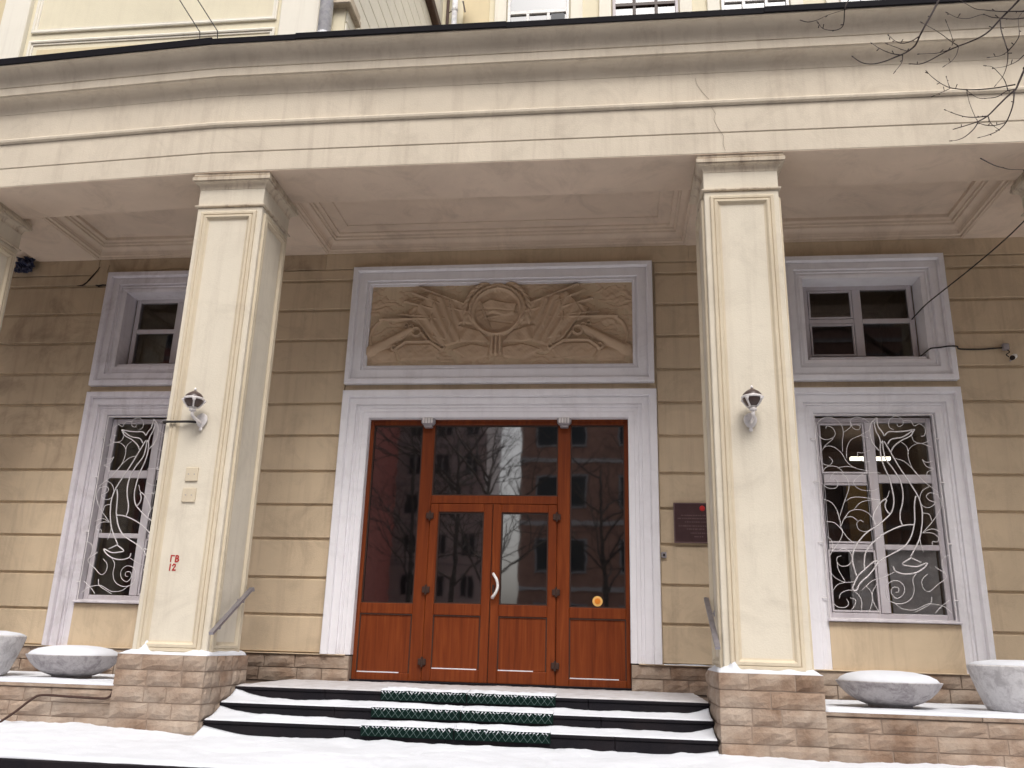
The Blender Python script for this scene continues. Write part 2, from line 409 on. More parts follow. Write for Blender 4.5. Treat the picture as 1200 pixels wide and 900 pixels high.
# ------------------------------------------------------------------ ground, platform
def gz(X, Y): return GRND + .02*vnoise(X*.5, Y*.5, 3)
g = sheet('ground', -150, 150, -150, 120, 61, 55, gz, 'street', None); g['kind'] = 'structure'
b = MB()
for i in range(5):
    b.bbox(-14, 14, -3.82-.3*i, 1.0, Z_PLAT-.03-.15*(i+1), Z_PLAT-.03-.15*i-.004*(i > 0), .008)
plat = b.build('forecourt_platform', 'granite'); plat['kind'] = 'structure'
FOOT = [(-.55+.12*(k % 2)*2+.05*k, -3.7+.31*k, -.1+.05*k) for k in range(5)] + [(.75-.2*(k % 2)+.1*k, -3.62+.3*k, .2) for k in range(5)] + [(-1.6+.45*k, -3.1+.12*(k % 2), 1.45) for k in range(4)]
def plat_z(X, Y):
    z = Z_PLAT + .014*vnoise(X*1.1, Y*1.6, 1) + .008*vnoise(X*5, Y*6, 5) + .004*vnoise(X*13, Y*15, 2)
    for fx, fy, fa in FOOT:
        u_ = (X-fx)*math.cos(fa)+(Y-fy)*math.sin(fa); v_ = -(X-fx)*math.sin(fa)+(Y-fy)*math.cos(fa)
        q_ = np.hypot(u_/.055, v_/.14); z = z - .012*np.exp(-q_**4) + .004*np.exp(-((q_-1.25)/.25)**2)
    # drift against steps, plinths and terrace walls
    d = np.clip((Y+2.75)/.55, 0, 1)**2
    z = z + d*(.020+.018*vnoise(X*2.1, Y*0, 8)+.010*vnoise(X*9, Y*0, 2))
    e = np.clip((-3.70-Y)/.1, 0, 1)
    left = np.clip((-2.4-X)/1.5, 0, 1)
    return z - .03*e**2 + left*.035*np.clip((Y+3.4)/1.1, 0, 1)
sn = sheet('snow_cover', -13.9, 13.9, -3.79, -2.06, 900, 60, plat_z, 'snow', plat, Z_PLAT-.029); sn['kind'] = 'stuff'
b = MB()
for i in range(1, 5):
    sheet('snow_cover', -13.9, 13.9, -3.80-.3*i, -3.83-.3*(i-1), 120, 5, lambda X, Y, i=i: Z_PLAT-.03-.15*i+.012+.008*vnoise(X*2, Y*3, i), 'snow', plat, Z_PLAT-.03-.15*i+.001)['kind'] = 'stuff'

# ------------------------------------------------------------------ main facade
W = thing('entrance_facade', 'ochre plastered building front with rusticated courses behind the porch pillars', 'building', None, (0, .2, 0))
XL, XR = -9.0, 9.0
WX0, WX1 = 3.43, 5.35          # outer edges of the window surrounds (mirrored on the left)
OX0, OX1 = 3.72, 5.06          # window openings
core = MB(); YC0, YC1 = .028, .42
def core_cols(segs):
    for (x0, x1, z0, z1) in segs: core.box(x0, x1, YC0, YC1, z0, z1)
ZT = 5.75
core_cols([(XL, -OX1-.04, 0, ZT), (-OX0+.04, -1.66, 0, ZT), (1.66, OX0-.04, 0, ZT), (OX1+.04, XR, 0, ZT)])
core_cols([(-1.66, 1.66, 3.12, ZT)])
for s in (-1, 1):
    a, c = (OX0-.04, OX1+.04) if s > 0 else (-OX1-.04, -OX0+.04)
    core_cols([(a, c, 0, .775), (a, c, 3.14, 3.74), (a, c, 4.85, ZT)])
core.build('wall', 'wall', W)
GR = [5.33, 4.917, 4.506, 4.091, 3.664, 3.243, 2.834, 2.388, 1.976, 1.567, 1.114, .69, Z_BASE]
def course(x0, x1, z0, z1, mat='wall', g0=.024):
    """one rusticated course with its upper edge rounded and lower edge undercut"""
    zb, zt = z0+g0, z1-g0*.35
    prof = [(0, zb+.004), (-.004, zb), (-.031, zb-.004), (-.031, zt+.004), (-.014, zt), (-.003, zt-.010)]
    V = [(x, -d, z) for x in (x0, x1) for (d, z) in prof]; k = len(prof)
    F = [(a, (a+1) % k, k+(a+1) % k, k+a) for a in range(k)] + [tuple(range(k))[::-1], tuple(range(k, 2*k))]
    return mesh('wall_course', V, F, mat, W)
for i in range(len(GR)-1):
    z1, z0 = GR[i], GR[i+1]
    if i == 0:
        for (x0, x1) in ((XL, -5.56), (-5.55, -2.35), (-2.345, 2.345), (2.35, XR)):
            course(x0, x1, 5.09, z1+.02, 'wall_old' if x1 < -2 else 'wall', .0)
        for (x0, x1) in ((XL, -WX1), (-WX0, -1.95), (1.925, WX0), (WX1, XR)):
            course(x0, x1, z0, 5.087, 'wall_old' if x1 < -5 else 'wall')
        continue
    for (x0, x1) in ((XL, -WX1), (-WX0, -1.95), (1.925, WX0), (WX1, XR)):
        e = .0
        if i in (6, 8, 10): e = .07
        mt = 'wall_old' if x1 < -5 and i < 7 else 'wall'
        if x1 == -1.95: course(x0, x1, z0, z1, mt)
        else: course(x0, x1, z0, z1, mt)
# aprons under the windows, strips between the upper and lower surrounds
for s in (-1, 1):
    a, c = (OX0-.01, OX1+.01) if s > 0 else (-OX1-.01, -OX0+.01)
    course(a, c, Z_BASE, .772, 'wall', .0)
    mesh('wall_course', *[(MB().bbox(min(s*WX0, s*WX1), max(s*WX0, s*WX1), .0, .032, 3.405, 3.495)).V, MB().bbox(min(s*WX0, s*WX1), max(s*WX0, s*WX1), .0, .032, 3.405, 3.495).F], 'wall', W)
q = MB().bbox(-1.94, 1.91, .0, .032, 3.405, 3.495); mesh('wall_course', q.V, q.F, 'wall', W)
# broken plaster and crack near the upper left window
def flat_patch(name, pts, y, mat, parent, th=.012):
    n = len(pts); V = [(x, y, z) for x, z in pts] + [(x, y+th, z) for x, z in pts]
    F = [tuple(range(n)), tuple(range(n, 2*n))[::-1]] + [(a, n+a, n+(a+1) % n, (a+1) % n) for a in range(n)]
    return mesh(name, V, F, mat, parent)
flat_patch('broken_plaster', [(-5.70,4.935),(-5.62,5.02),(-5.55,5.11),(-5.49,5.2),(-5.40,5.22),(-5.41,5.12),(-5.37,5.06),(-5.372,4.935)], -.012, 'wall_old', W, .02)
b = MB().tube([(x, -.006, z) for x, z in [(-5.82,4.925),(-5.74,4.93),(-5.68,4.97),(-5.63,5.05),(-5.58,5.12),(-5.53,5.20)]], [.004,.012,.014,.01,.008,.004], 5)
b.tube([(x, -.006, z) for x, z in [(-5.55,4.93),(-5.5,4.915),(-5.44,4.93),(-5.37,4.925)]], [.006,.014,.012,.008], 5)
b.build('crack', 'seal', W)
flat_patch('broken_plaster', [(-5.06,5.17),(-4.9,5.24),(-4.6,5.22),(-4.3,5.25),(-4.0,5.2),(-4.1,5.13),(-4.5,5.15),(-4.8,5.12)], -.008, 'wall_old', W, .012)
# stone base, two courses, and step-side returns
for (x0, x1) in ((XL, -1.607), (1.577, XR)): stone_face(W, x0, x1, -.03, Z_BASE, 2, -.02, 'f', .26, .46)
b = MB(); b.box(XL, -1.608, .0, .20, -.2, Z_BASE-.002); b.box(1.578, XR, .0, .20, -.2, Z_BASE-.002); b.build('stone_bedding', 'mortar', W)
b = MB(); b.bbox(XL, -1.66, -.045, .01, Z_BASE-.001, Z_BASE+.012, .004); b.bbox(1.66, XR, -.045, .01, Z_BASE-.001, Z_BASE+.012, .004); b.build('base_ledge', 'wall', W)
sheet('ledge_snow', 1.93, 2.5, -.045, -.002, 40, 4, lambda X, Y: Z_BASE+.018+.006*vnoise(X*9, Y, 4), 'snow', W, Z_BASE+.008)['kind'] = 'stuff'

# ---- moulded white surrounds
P_DOOR_ = [(0,-.03),(0,.052),(.012,.058),(.075,.058),(.085,.050),(.092,.030),(.105,.034),(.175,.034),(.180,.016),(.215,.022),(.222,.010),(.262,.014),(.268,.004),(.330,.004),(.338,-.002),(.338,-.16)]
deep = lambda P, k=1.45: [(u, d*k if d > 0 else d) for u, d in P]
P_DOOR = deep(P_DOOR_)
dpart = mesh('door_surround', *sweep_frame(-1.94, 1.91, Z_BASE+.012, 3.405, P_DOOR, 0, False), 'trim', W)
P_REL_ = [(0,-.03),(0,.05),(.01,.056),(.055,.056),(.068,.044),(.074,.028),(.09,.032),(.185,.032),(.192,.012),(.225,.02),(.232,.008),(.25,.008),(.25,-.04)]
P_REL = deep(P_REL_)
mesh('relief_surround', *sweep_frame(-1.94, 1.89, 3.492, 5.078, P_REL), 'trim', W)
P_WIN_ = [(0,-.03),(0,.05),(.01,.056),(.06,.056),(.07,.044),(.076,.026),(.10,.030),(.165,.030),(.172,.010),(.20,.016),(.207,.004),(.235,.008),(.285,-.01),(.29,-.16)]
P_WINU_ = [(0,-.03),(0,.05),(.01,.056),(.06,.056),(.07,.044),(.076,.026),(.10,.030),(.165,.030),(.172,.010),(.20,.016),(.207,.004),(.235,.008),(.272,.0),(.30,-.22)]
P_WIN = deep(P_WIN_); P_WINU = deep(P_WINU_)
for s in (-1, 1):
    a, c = (WX0, WX1) if s > 0 else (-WX1, -WX0)
    m = 'trim' if s > 0 else 'trim_old'
    mesh('window_surround', *sweep_frame(a, c, Z_BASE+.012, 3.405, P_WIN, 0, False), m, W)
    mesh('window_surround', *sweep_frame(a, c, 3.495, 5.087, P_WINU, 0, True), m, W)

# ---- windows
def window(name, cx, z0, z1, w, yq, mull, bars, mat='sash', s=1, bars_wide=()):
    """timber window: frame, sash bars and separate panes; mull = x of the mullion, bars = list of transoms (z, height)"""
    fr = MB(); x0, x1 = cx-w/2, cx+w/2; t = .06
    fr.bbox(x0, x0+t, yq, yq+.07, z0, z1); fr.bbox(x1-t, x1, yq, yq+.07, z0, z1)
    fr.bbox(x0+t, x1-t, yq, yq+.07, z0, z0+.075); fr.bbox(x0+t, x1-t, yq, yq+.07, z1-t, z1)
    wf = fr.build('window', mat, W)
    mu = MB().bbox(mull-.05, mull+.05, yq-.008, yq+.06, z0+.075, z1-t).build('mullion', mat, wf)
    zs = [z0+.075] + [v for bz, bh in bars for v in (bz-bh/2, bz+bh/2)] + [z1-t]
    for (l, r) in ((x0+t, mull-.05), (mull+.05, x1-t)):
        for bz, bh in bars: MB().bbox(l, r, yq+.004, yq+.055, bz-bh/2, bz+bh/2).build('transom', mat, wf)
        for k in range(0, len(zs), 2):
            b0, b1 = zs[k], zs[k+1]; e = .028
            if (l < mull) == (s > 0):      # opening casement with a rebated leaf
                q = MB(); q.bbox(l+.006, l+e, yq-.004, yq+.04, b0+.006, b1-.006, .004); q.bbox(r-e, r-.006, yq-.004, yq+.04, b0+.006, b1-.006, .004)
                q.bbox(l+e, r-e, yq-.004, yq+.04, b0+.006, b0+e, .004); q.bbox(l+e, r-e, yq-.004, yq+.04, b1-e, b1-.006, .004); q.build('casement', mat, wf)
            MB().box(l, r, yq+.024, yq+.029, b0, b1).build('pane', 'glass', wf)
    return wf
for s in (-1, 1):
    cx = s*4.385
    window('window', cx, .80, 3.09, 1.33, .13, cx-.03*1, [(2.37,.10),(1.595,.06)], s=s)
    window('window', cx, 3.80, 4.80, 1.30, .20, cx-.01, [(4.33,.06)], s=s)
    b = MB().bbox(s*4.385-.69, s*4.385+.69, -.05, .16, .775, .80, .006); b.build('window_sill', 'trim_old', W)
    b = MB().bbox(s*4.385-.66, s*4.385+.66, .0, .24, 3.755, 3.80, .006); b.build('window_sill', 'sash', W)
    # rooms behind
    rm = MB(); x0, x1 = cx-1.1, cx+1.1
    for (z0, z1) in ((.2, 3.3), (3.5, 5.5)):
        rm.box(x0, x1, 2.9, 3.0, z0, z1); rm.box(x0-.1, x0, .42, 3.0, z0, z1); rm.box(x1, x1+.1, .42, 3.0, z0, z1); rm.box(x0, x1, .42, 3.0, z1, z1+.1); rm.box(x0, x1, .42, 3.0, z0-.1, z0)
    rm.build('room_shell', 'room', W)
MB().bbox(4.46, 4.98, .225, .245, .84, 1.58, .005).build('window_board', 'curtain', W); MB().bbox(4.03, 4.42, .228, .248, .84, 1.60, .005).build('window_board', 'curtain', W)
b = MB(); b.box(4.62, 5.1, 2.3, 2.5, .9, 2.85); b.build('yellow_wall_section', 'room_yellow', W)  # box standing in for a yellowish wall section of the right room
b = MB(); b.box(4.52, 5.02, 1.57, 1.64, 2.90, 2.94); b.build('ceiling_tube', 'tube', W)
b = MB(); b.box(-4.9, -4.4, .9, .94, .9, 1.2); b.build('window_board', 'curtain', W)

# ---- relief panel above the door
def relief():
    nx, nz = 420, 150; x0, x1, z0, z1 = -1.70, 1.65, 3.735, 4.835
    xs = np.linspace(0, 1, nx); zs = np.linspace(0, 1, nz); U, V = np.meshgrid(xs, zs)
    A = 3.05; X = (U-.492)*A; Y = V                      # X in panel heights, centred
    H = np.zeros_like(X)
    def seg(a, b):
        ax, ay = a; bx, by = b; dx, dy = bx-ax, by-ay
        t = np.clip(((X-ax)*dx+(Y-ay)*dy)/(dx*dx+dy*dy), 0, 1)
        return np.hypot(X-ax-t*dx, Y-ay-t*dy), t
    def ss(a, b, v): t = np.clip((v-a)/(b-a), 0, 1); return t*t*(3-2*t)
    def up(h):
        np.maximum(H, h, out=H)
    def rod(a, b, r, h, taper=.4):
        d, t = seg(a, b); rr = r*(1-taper*t); up(h*np.sqrt(np.clip(1-(d/rr)**2, 0, 1)))
    def poly(pts, h, soft=.02):
        inside = np.zeros_like(X, bool); n = len(pts); dm = np.full_like(X, 9)
        for i in range(n):
            (ax, ay), (bx, by) = pts[i], pts[(i+1) % n]
            c = ((ay > Y) != (by > Y)) & (X < (bx-ax)*(Y-ay)/(by-ay+1e-12)+ax); inside ^= c
            d, _ = seg(pts[i], pts[(i+1) % n]); dm = np.minimum(dm, d)
        return np.where(inside, ss(0, soft, dm), 0)*h, inside, dm
    up(.012+.009*vnoise(X*5, Y*9, 2)+.007*vnoise(X*17+3*Y, Y*23, 4)+.004*np.sin(60*Y+9*vnoise(X*4, Y*7, 1)))
    def groove(a, b, r, h):
        d, t = seg(a, b); H[:] = H-h*np.exp(-(d/r)**2)
    CY = .655
    for m in (-1, 1):
        P = lambda L: [(m*a, c) for a, c in L]
        # shields and hillocks along the bottom
        for pts, hh in (([(1.17,.20),(1.06,.285),(.74,.285),(.62,.19),(.68,.08),(1.11,.065)], .034), ([(.54,.2),(.42,.25),(.29,.285),(.05,.24),(.08,.10),(.33,.06)], .034), ([(1.12,.04),(1.16,.2),(1.40,.22),(1.50,.14),(1.44,.03)], .03)):
            h, ins, dm = poly(P(pts), hh, .028); up(h*(1+.22*vnoise(X*9, Y*14, 5)))
        # spears and flag poles fanning outwards
        for a, c, r in (((.36,.74),(.93,.975),.020), ((.60,.73),(1.01,.905),.018), ((.70,.68),(1.10,.80),.016), ((.60,.575),(1.38,.575),.020), ((.80,.60),(1.18,.635),.014), ((.30,.64),(.62,.72),.02)):
            rod(P([a])[0], P([c])[0], r, .062, .55)
        # draped banners with diagonal folds
        for pts, h0, f, ph in (([(.80,.90),(.62,.85),(.39,.76),(.27,.63),(.43,.49),(.41,.29),(.62,.225),(.77,.31),(.88,.47),(.99,.62),(.90,.79)], .060, 46, .3), ([(.72,.86),(.55,.80),(.50,.55),(.58,.30),(.74,.34),(.78,.6)], .074, 60, 1.3), ([(.44,.50),(.19,.43),(.06,.29),(.29,.285),(.44,.30)], .046, 30, 2.0), ([(.30,.62),(.46,.66),(.46,.52),(.28,.50)], .05, 34, .8), ([(.86,.78),(1.06,.70),(1.02,.56),(.88,.5)], .044, 50, .2)):
            h, ins, dm = poly(P(pts), h0, .012)
            fold = .83+.17*np.sin(1.25*f*(m*X*.90-Y*(.44 if h0 > .047 else -.55))+ph+1.3*np.sin(Y*7+ph)+.9*np.sin(m*X*11+ph))
            up(h*fold)
        # field guns with scrolled trails
        rod((m*1.00,.445), (m*1.43,.205), .050, .066, -.45)
        rod((m*1.43,.205), (m*1.47,.185), .085, .058, 0)
        groove((m*.99,.49), (m*1.45,.255), .010, .020)
        for cx, cz, r, rr in ((.93,.42,.050,.016), (.99,.47,.030,.014), (.62,.225,.026,.013), (1.175,.225,.030,.013), (1.05,.50,.022,.010)):
            d = np.abs(np.hypot(X-m*cx, Y-cz)-r); up(.056*np.sqrt(np.clip(1-(d/rr)**2, 0, 1)))
        for a, c in (((1.05,.30),(.77,.30)), ((.77,.30),(.63,.205)), ((1.05,.30),(1.17,.21)), ((1.0,.42),(1.10,.33)), ((.86,.40),(.80,.31))): rod(P([a])[0], P([c])[0], .019, .056, 0)
        d = np.hypot((X-m*1.30)/.15, (Y-.14)/.085); up(.040*np.sqrt(np.clip(1-d**2, 0, 1)))
        dd = np.abs(np.hypot(X-m*1.24, Y-.36)-.24); up(np.where((m*X > 1.34) & (Y > .2), .034*np.sqrt(np.clip(1-(dd/.022)**2, 0, 1)), 0))
        # wreath: overlapping leaves climbing both sides to the star
        for k in range(10):
            t = R(-12+k*11.0); rad = .345
            for off, tw_ in ((-.028, -.30), (.032, .34)):
                px, pz = m*(rad+off)*math.cos(t), CY+(rad+off)*math.sin(t)
                an = t+R(90)+tw_; ux, uz = m*math.cos(an), math.sin(an)
                l = (X-px)*ux+(Y-pz)*uz; ww = -(X-px)*uz+(Y-pz)*ux
                up(.070*np.sqrt(np.clip(1-(l/.085)**2-(ww/.024)**2, 0, 1)))
    # medallion with a flag
    r = np.hypot(X, Y-CY); H[r < .285] = .020
    up(np.where(r < .28, .026+.004*vnoise(X*14, Y*20, 1), 0))
    up(.070*np.sqrt(np.clip(1-((r-.280)/.024)**2, 0, 1)))
    fl, ins, dm = poly([(-.20,CY+.10),(-.08,CY+.15),(.08,CY+.12),(.235,CY+.09),(.20,CY-.04),(.07,CY-.06),(-.05,CY-.02),(-.14,CY-.05)], .030, .014)
    np.copyto(H, np.where(ins & (r < .258), .030+fl*(.72+.28*np.sin(26*X+12*Y)), H))
    rod((-.20,CY+.13), (-.07,CY-.20), .010, .058, .2)
    rod((-.15,CY-.08), (.2,CY-.02), .008, .046, 0)
    for a, b in (((-.20,CY+.03),(.24,CY-.0)), ((-.12,CY-.10),(.16,CY-.14))): groove(a, b, .008, .012)
    # star and binding
    ang = np.arctan2(X, Y-.945); rs = np.hypot(X, Y-.945); st = .040+.024*np.cos(5*ang)
    up(.085*np.clip(1-rs/np.maximum(st, 1e-3), 0, 1)**.5)
    for k in (-1, 0, 1): rod((k*.045,.37), (k*.050,.15), .023, .060, 0)
    H += .0022*vnoise(X*40, Y*44, 3)
    XX = x0+(x1-x0)*U; ZZ = z0+(z1-z0)*V
    Vt = np.stack([XX.ravel(), (.042-H*1.22).ravel(), ZZ.ravel()], 1).tolist()
    F = [(j*nx+i, j*nx+i+1, (j+1)*nx+i+1, (j+1)*nx+i) for j in range(nz-1) for i in range(nx-1)]
    return mesh('relief_panel', Vt, F, 'relief', W, True)
relief()

# ---- entrance door: fixed side lights, transom light, double leaf
D = MB(); yd0, yd1 = .10, .19
for (x0, x1, z0, z1) in ((-1.605,-1.555,.0,3.05), (1.525,1.575,.0,3.05), (-.935,-.785,.0,3.0), (.735,.885,.0,3.0), (-1.605,1.575,3.05,3.095),
                         (-1.555,-.935,3.0,3.05),(.885,1.525,3.0,3.05),(-.935,.885,3.0,3.05), (-.785,.735,2.03,2.13),
                         (-1.555,-.935,.74,.86),(.885,1.525,.74,.86),(-1.555,-.935,.0,.09),(.885,1.525,.0,.09)):
    D.bbox(x0, x1, yd0, yd1, z0, z1, .007)
door = D.build('entrance_door', 'wood', W)
for (x0, x1, z0, z1) in ((-1.555,-.935,.86,3.0), (.885,1.525,.86,3.0), (-.785,.735,2.13,3.0)):
    MB().box(x0, x1, .138, .146, z0, z1).build('pane', 'door_glass', door)
    q = MB(); e = .014
    q.box(x0, x0+e, .118, .138, z0, z1); q.box(x1-e, x1, .118, .138, z0, z1); q.box(x0+e, x1-e, .118, .138, z0, z0+e); q.box(x0+e, x1-e, .118, .138, z1-e, z1); q.build('glazing_bead', 'hinge', door)
def panel(x0, x1, z0, z1, y=.118):
    MB().bbox(x0, x1, y, y+.04, z0, z1, .004).build('panel', 'wood', door)
    q = MB(); e = .012
    q.box(x0-.001, x0+e, y-.012, y, z0, z1); q.box(x1-e, x1, y-.012, y, z0, z1); q.box(x0+e, x1-e, y-.012, y, z1-e, z1); q.build('panel_bead', 'hinge', door)
    q = MB(); q.bbox(x0+.01, x0+.01+(x1-x0)*random.uniform(.7,.98), y-.014, y+.002, z0-.003, z0+.010, .003); q.build('panel_foot_strip', 'snow', door)  # white strip along the panel's lower edge, random length
panel(-1.555, -.935, .09, .74); panel(.885, 1.525, .09, .74)
for (x0, x1, s) in ((-.783, -.032, -1), (-.024, .733, 1)):
    L = MB(); t = .10; y0, y1 = .085, .165; z0, z1 = .012, 2.026
    L.bbox(x0, x0+t, y0, y1, z0, z1, .006); L.bbox(x1-t, x1, y0, y1, z0, z1, .006)
    for (a, c) in ((z0, .15), (.74, .87), (1.93, z1)): L.bbox(x0+t, x1-t, y0, y1, a, c, .006)
    L.build('door_leaf', 'wood', door)
    MB().box(x0+t, x1-t, .125, .132, .87, 1.93).build('pane', 'door_glass', door)
    q = MB(); e = .014
    for (a, c, d, f) in ((x0+t, x0+t+e, .87, 1.93), (x1-t-e, x1-t, .87, 1.93), (x0+t+e, x1-t-e, .87, .87+e), (x0+t+e, x1-t-e, 1.93-e, 1.93)): q.box(a, c, .10, .125, d, f)
    q.build('glazing_bead', 'hinge', door)
    panel(x0+t, x1-t, .15, .74, .105)
    for z in (.22, 1.02, 1.88):
        xe = x0 if s < 0 else x1
        q = MB(); q.bbox(xe-.045, xe+.045, .060, .086, z-.035, z+.035, .006); q.tube([(xe, .066, z-.055), (xe, .066, z+.055)], .013, 8); q.build('hinge', 'hinge', door)
MB().box(-.034, -.022, .10, .16, .012, 2.026).build('gap_seal', 'seal', door)
hp = smooth_line([(.005,.085,.945),(.005,.045,.95),(.035,.02,.98),(.062,.015,1.04),(.066,.015,1.09),(.050,.018,1.15),(.012,.045,1.205),(.005,.085,1.215)], 5)
MB().tube(hp, .017, 8).build('door_handle', 'white_enamel', door, True)
MB().bbox(-.005, .022, .07, .09, 1.0, 1.09, .004).build('lock_plate', 'hinge', door)
b = MB(); b.bbox(-1.64, 1.61, .05, .30, -.02, .012, .005); b.build('threshold', 'granite', W)
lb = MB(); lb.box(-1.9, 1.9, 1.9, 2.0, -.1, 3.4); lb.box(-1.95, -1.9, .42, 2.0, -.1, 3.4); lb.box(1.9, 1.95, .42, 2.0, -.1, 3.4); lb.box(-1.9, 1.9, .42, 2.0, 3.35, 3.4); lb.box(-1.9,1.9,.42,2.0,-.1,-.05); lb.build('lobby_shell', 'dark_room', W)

# ------------------------------------------------------------------ porch entablature and coffered ceiling
KX, SL = -2.95, .060
nl = Vector((-SL, -1)).normalized(); mt_ = (nl + Vector((0, -1))).normalized(); mt_ /= mt_.dot(Vector((0, -1)))
def ent_y(x): return EF + max(0, KX-x)*SL
def epath(xl=-9.5, xr=9.5):
    return [(xr, EF, 0, -1), (KX, EF, mt_.x, mt_.y), (xl, ent_y(xl), nl.x, nl.y)]
E = thing('porch_entablature', 'long cream entablature with stepped mouldings spanning the porch pillars', 'entablature', None, (0, EF, Z_SOF))
def epart(name, prof, mat, smooth=False):
    return mesh(name, *prism(epath(), prof), mat, E, smooth)
epart('architrave', [(-.72,5.25),(-.006,5.25),(0,5.256),(0,5.480),(-.008,5.484),(-.72,5.484)], 'ent')
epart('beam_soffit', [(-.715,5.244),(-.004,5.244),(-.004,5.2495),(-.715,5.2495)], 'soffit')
epart('fascia', [(-.72,5.486),(-.004,5.486),(.006,5.494),(.008,5.795),(-.72,5.80)], 'ent')
epart('string_moulding', [(-.72,5.802),(.012,5.802),(.040,5.815),(.044,5.838),(.036,5.855),(.012,5.868),(-.72,5.868)], 'ent')
epart('frieze', [(-.72,5.87),(.010,5.87),(.006,6.10),(.006,6.20),(-.72,6.20)], 'ent')
def arc(d0, z0, d1, z1, n=8, concave=True):
    o = []
    for i in range(n+1):
        t = i/n*math.pi/2
        o.append((d0+(d1-d0)*((1-math.cos(t)) if concave else math.sin(t)), z0+(z1-z0)*(math.sin(t) if concave else (1-math.cos(t)))))
    return o
epart('bed_moulding', [(-.72,6.202),(.010,6.202)] + arc(.010,6.205,.135,6.345) + [(.145,6.352),(.145,6.355),(-.72,6.355)], 'ent')
epart('corona', [(-.72,6.357),(.158,6.357),(.160,6.450),(.150,6.458),(-.72,6.458)], 'ent')
epart('cornice', [(-.72,6.46),(.155,6.46)] + arc(.160,6.466,.285,6.655,10) + [(.295,6.66),(.295,6.672),(-.72,6.672)], 'ent')
# black metal roof edging in lapped lengths
xs_ = [9.5, 5.6, 2.95, .3, -2.0, KX]
for i in range(len(xs_)-1):
    a, c = xs_[i], xs_[i+1]; dz = random.uniform(-.004, .006); t = .012 if i % 2 else .0
    V, F = prism([(a, EF, 0, -1), (c-.0, EF, *( (0, -1) if c > KX else (mt_.x, mt_.y)))], [(.10,6.674),(.31+t,6.674),(.314+t,6.650+dz),(.328+t,6.650+dz),(.332+t,6.712+dz),(.10,6.74)])
    mesh('roof_edging', V, F, 'black_metal', E)
for (a, c) in ((KX, -5.0), (-5.0, -7.4), (-7.4, -9.5)):
    V, F = prism([(a, ent_y(a), *((mt_.x, mt_.y) if a == KX else (nl.x, nl.y))), (c, ent_y(c), nl.x, nl.y)], [(.10,6.674),(.31,6.674),(.314,6.650),(.332,6.650),(.336,6.728),(.10,6.75)])
    mesh('roof_edging', V, F, 'black_metal', E)
# roof deck
mesh('roof_deck', *[q for q in (lambda m: (m.V, m.F))(MB().box(-9.5, 9.5, -2.05, .0, 6.672, 6.74))], 'black_metal', E)
# cross beams from the pillars to the wall and the coffered bays between them
BEAMS = [(-6.45,-5.58), (-3.07,-2.34), (2.32,3.06), (5.62,6.45)]
for (a, c) in BEAMS:
    yb = max(ent_y(a), ent_y(c)) + .70
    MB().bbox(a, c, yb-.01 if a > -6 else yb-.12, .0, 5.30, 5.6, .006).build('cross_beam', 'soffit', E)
bays = [(-9.4,-6.45), (-5.58,-3.07), (-2.34,2.32), (3.06,5.62), (6.45,9.4)]
for (a, c) in bays:
    y0 = EF+.60
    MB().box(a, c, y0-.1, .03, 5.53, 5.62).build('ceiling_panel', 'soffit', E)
    path = [(a, y0, 1, 0), (a, 0, 1, -1), (c, 0, -1, -1), (c, y0, -1, 0)]
    big = abs(a+c) > 1
    prof = [(0,5.31),(.022,5.31),(.026,5.335),(.05,5.342),(.055,5.37)] + arc(.058,5.372,.13,5.43,6) + [(.135,5.455),(.155,5.46),(.16,5.485),(.21,5.49),(.215,5.535),(0,5.535)]
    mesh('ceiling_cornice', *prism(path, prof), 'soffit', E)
    if not big:
        path = [(a+.2, y0, 1, 0), (a+.2, -.2, 1, -1), (c-.2, -.2, -1, -1), (c-.2, y0, -1, 0)]
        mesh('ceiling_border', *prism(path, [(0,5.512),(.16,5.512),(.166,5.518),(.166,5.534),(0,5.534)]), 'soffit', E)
# soffit skin of the front beam is the architrave underside itself

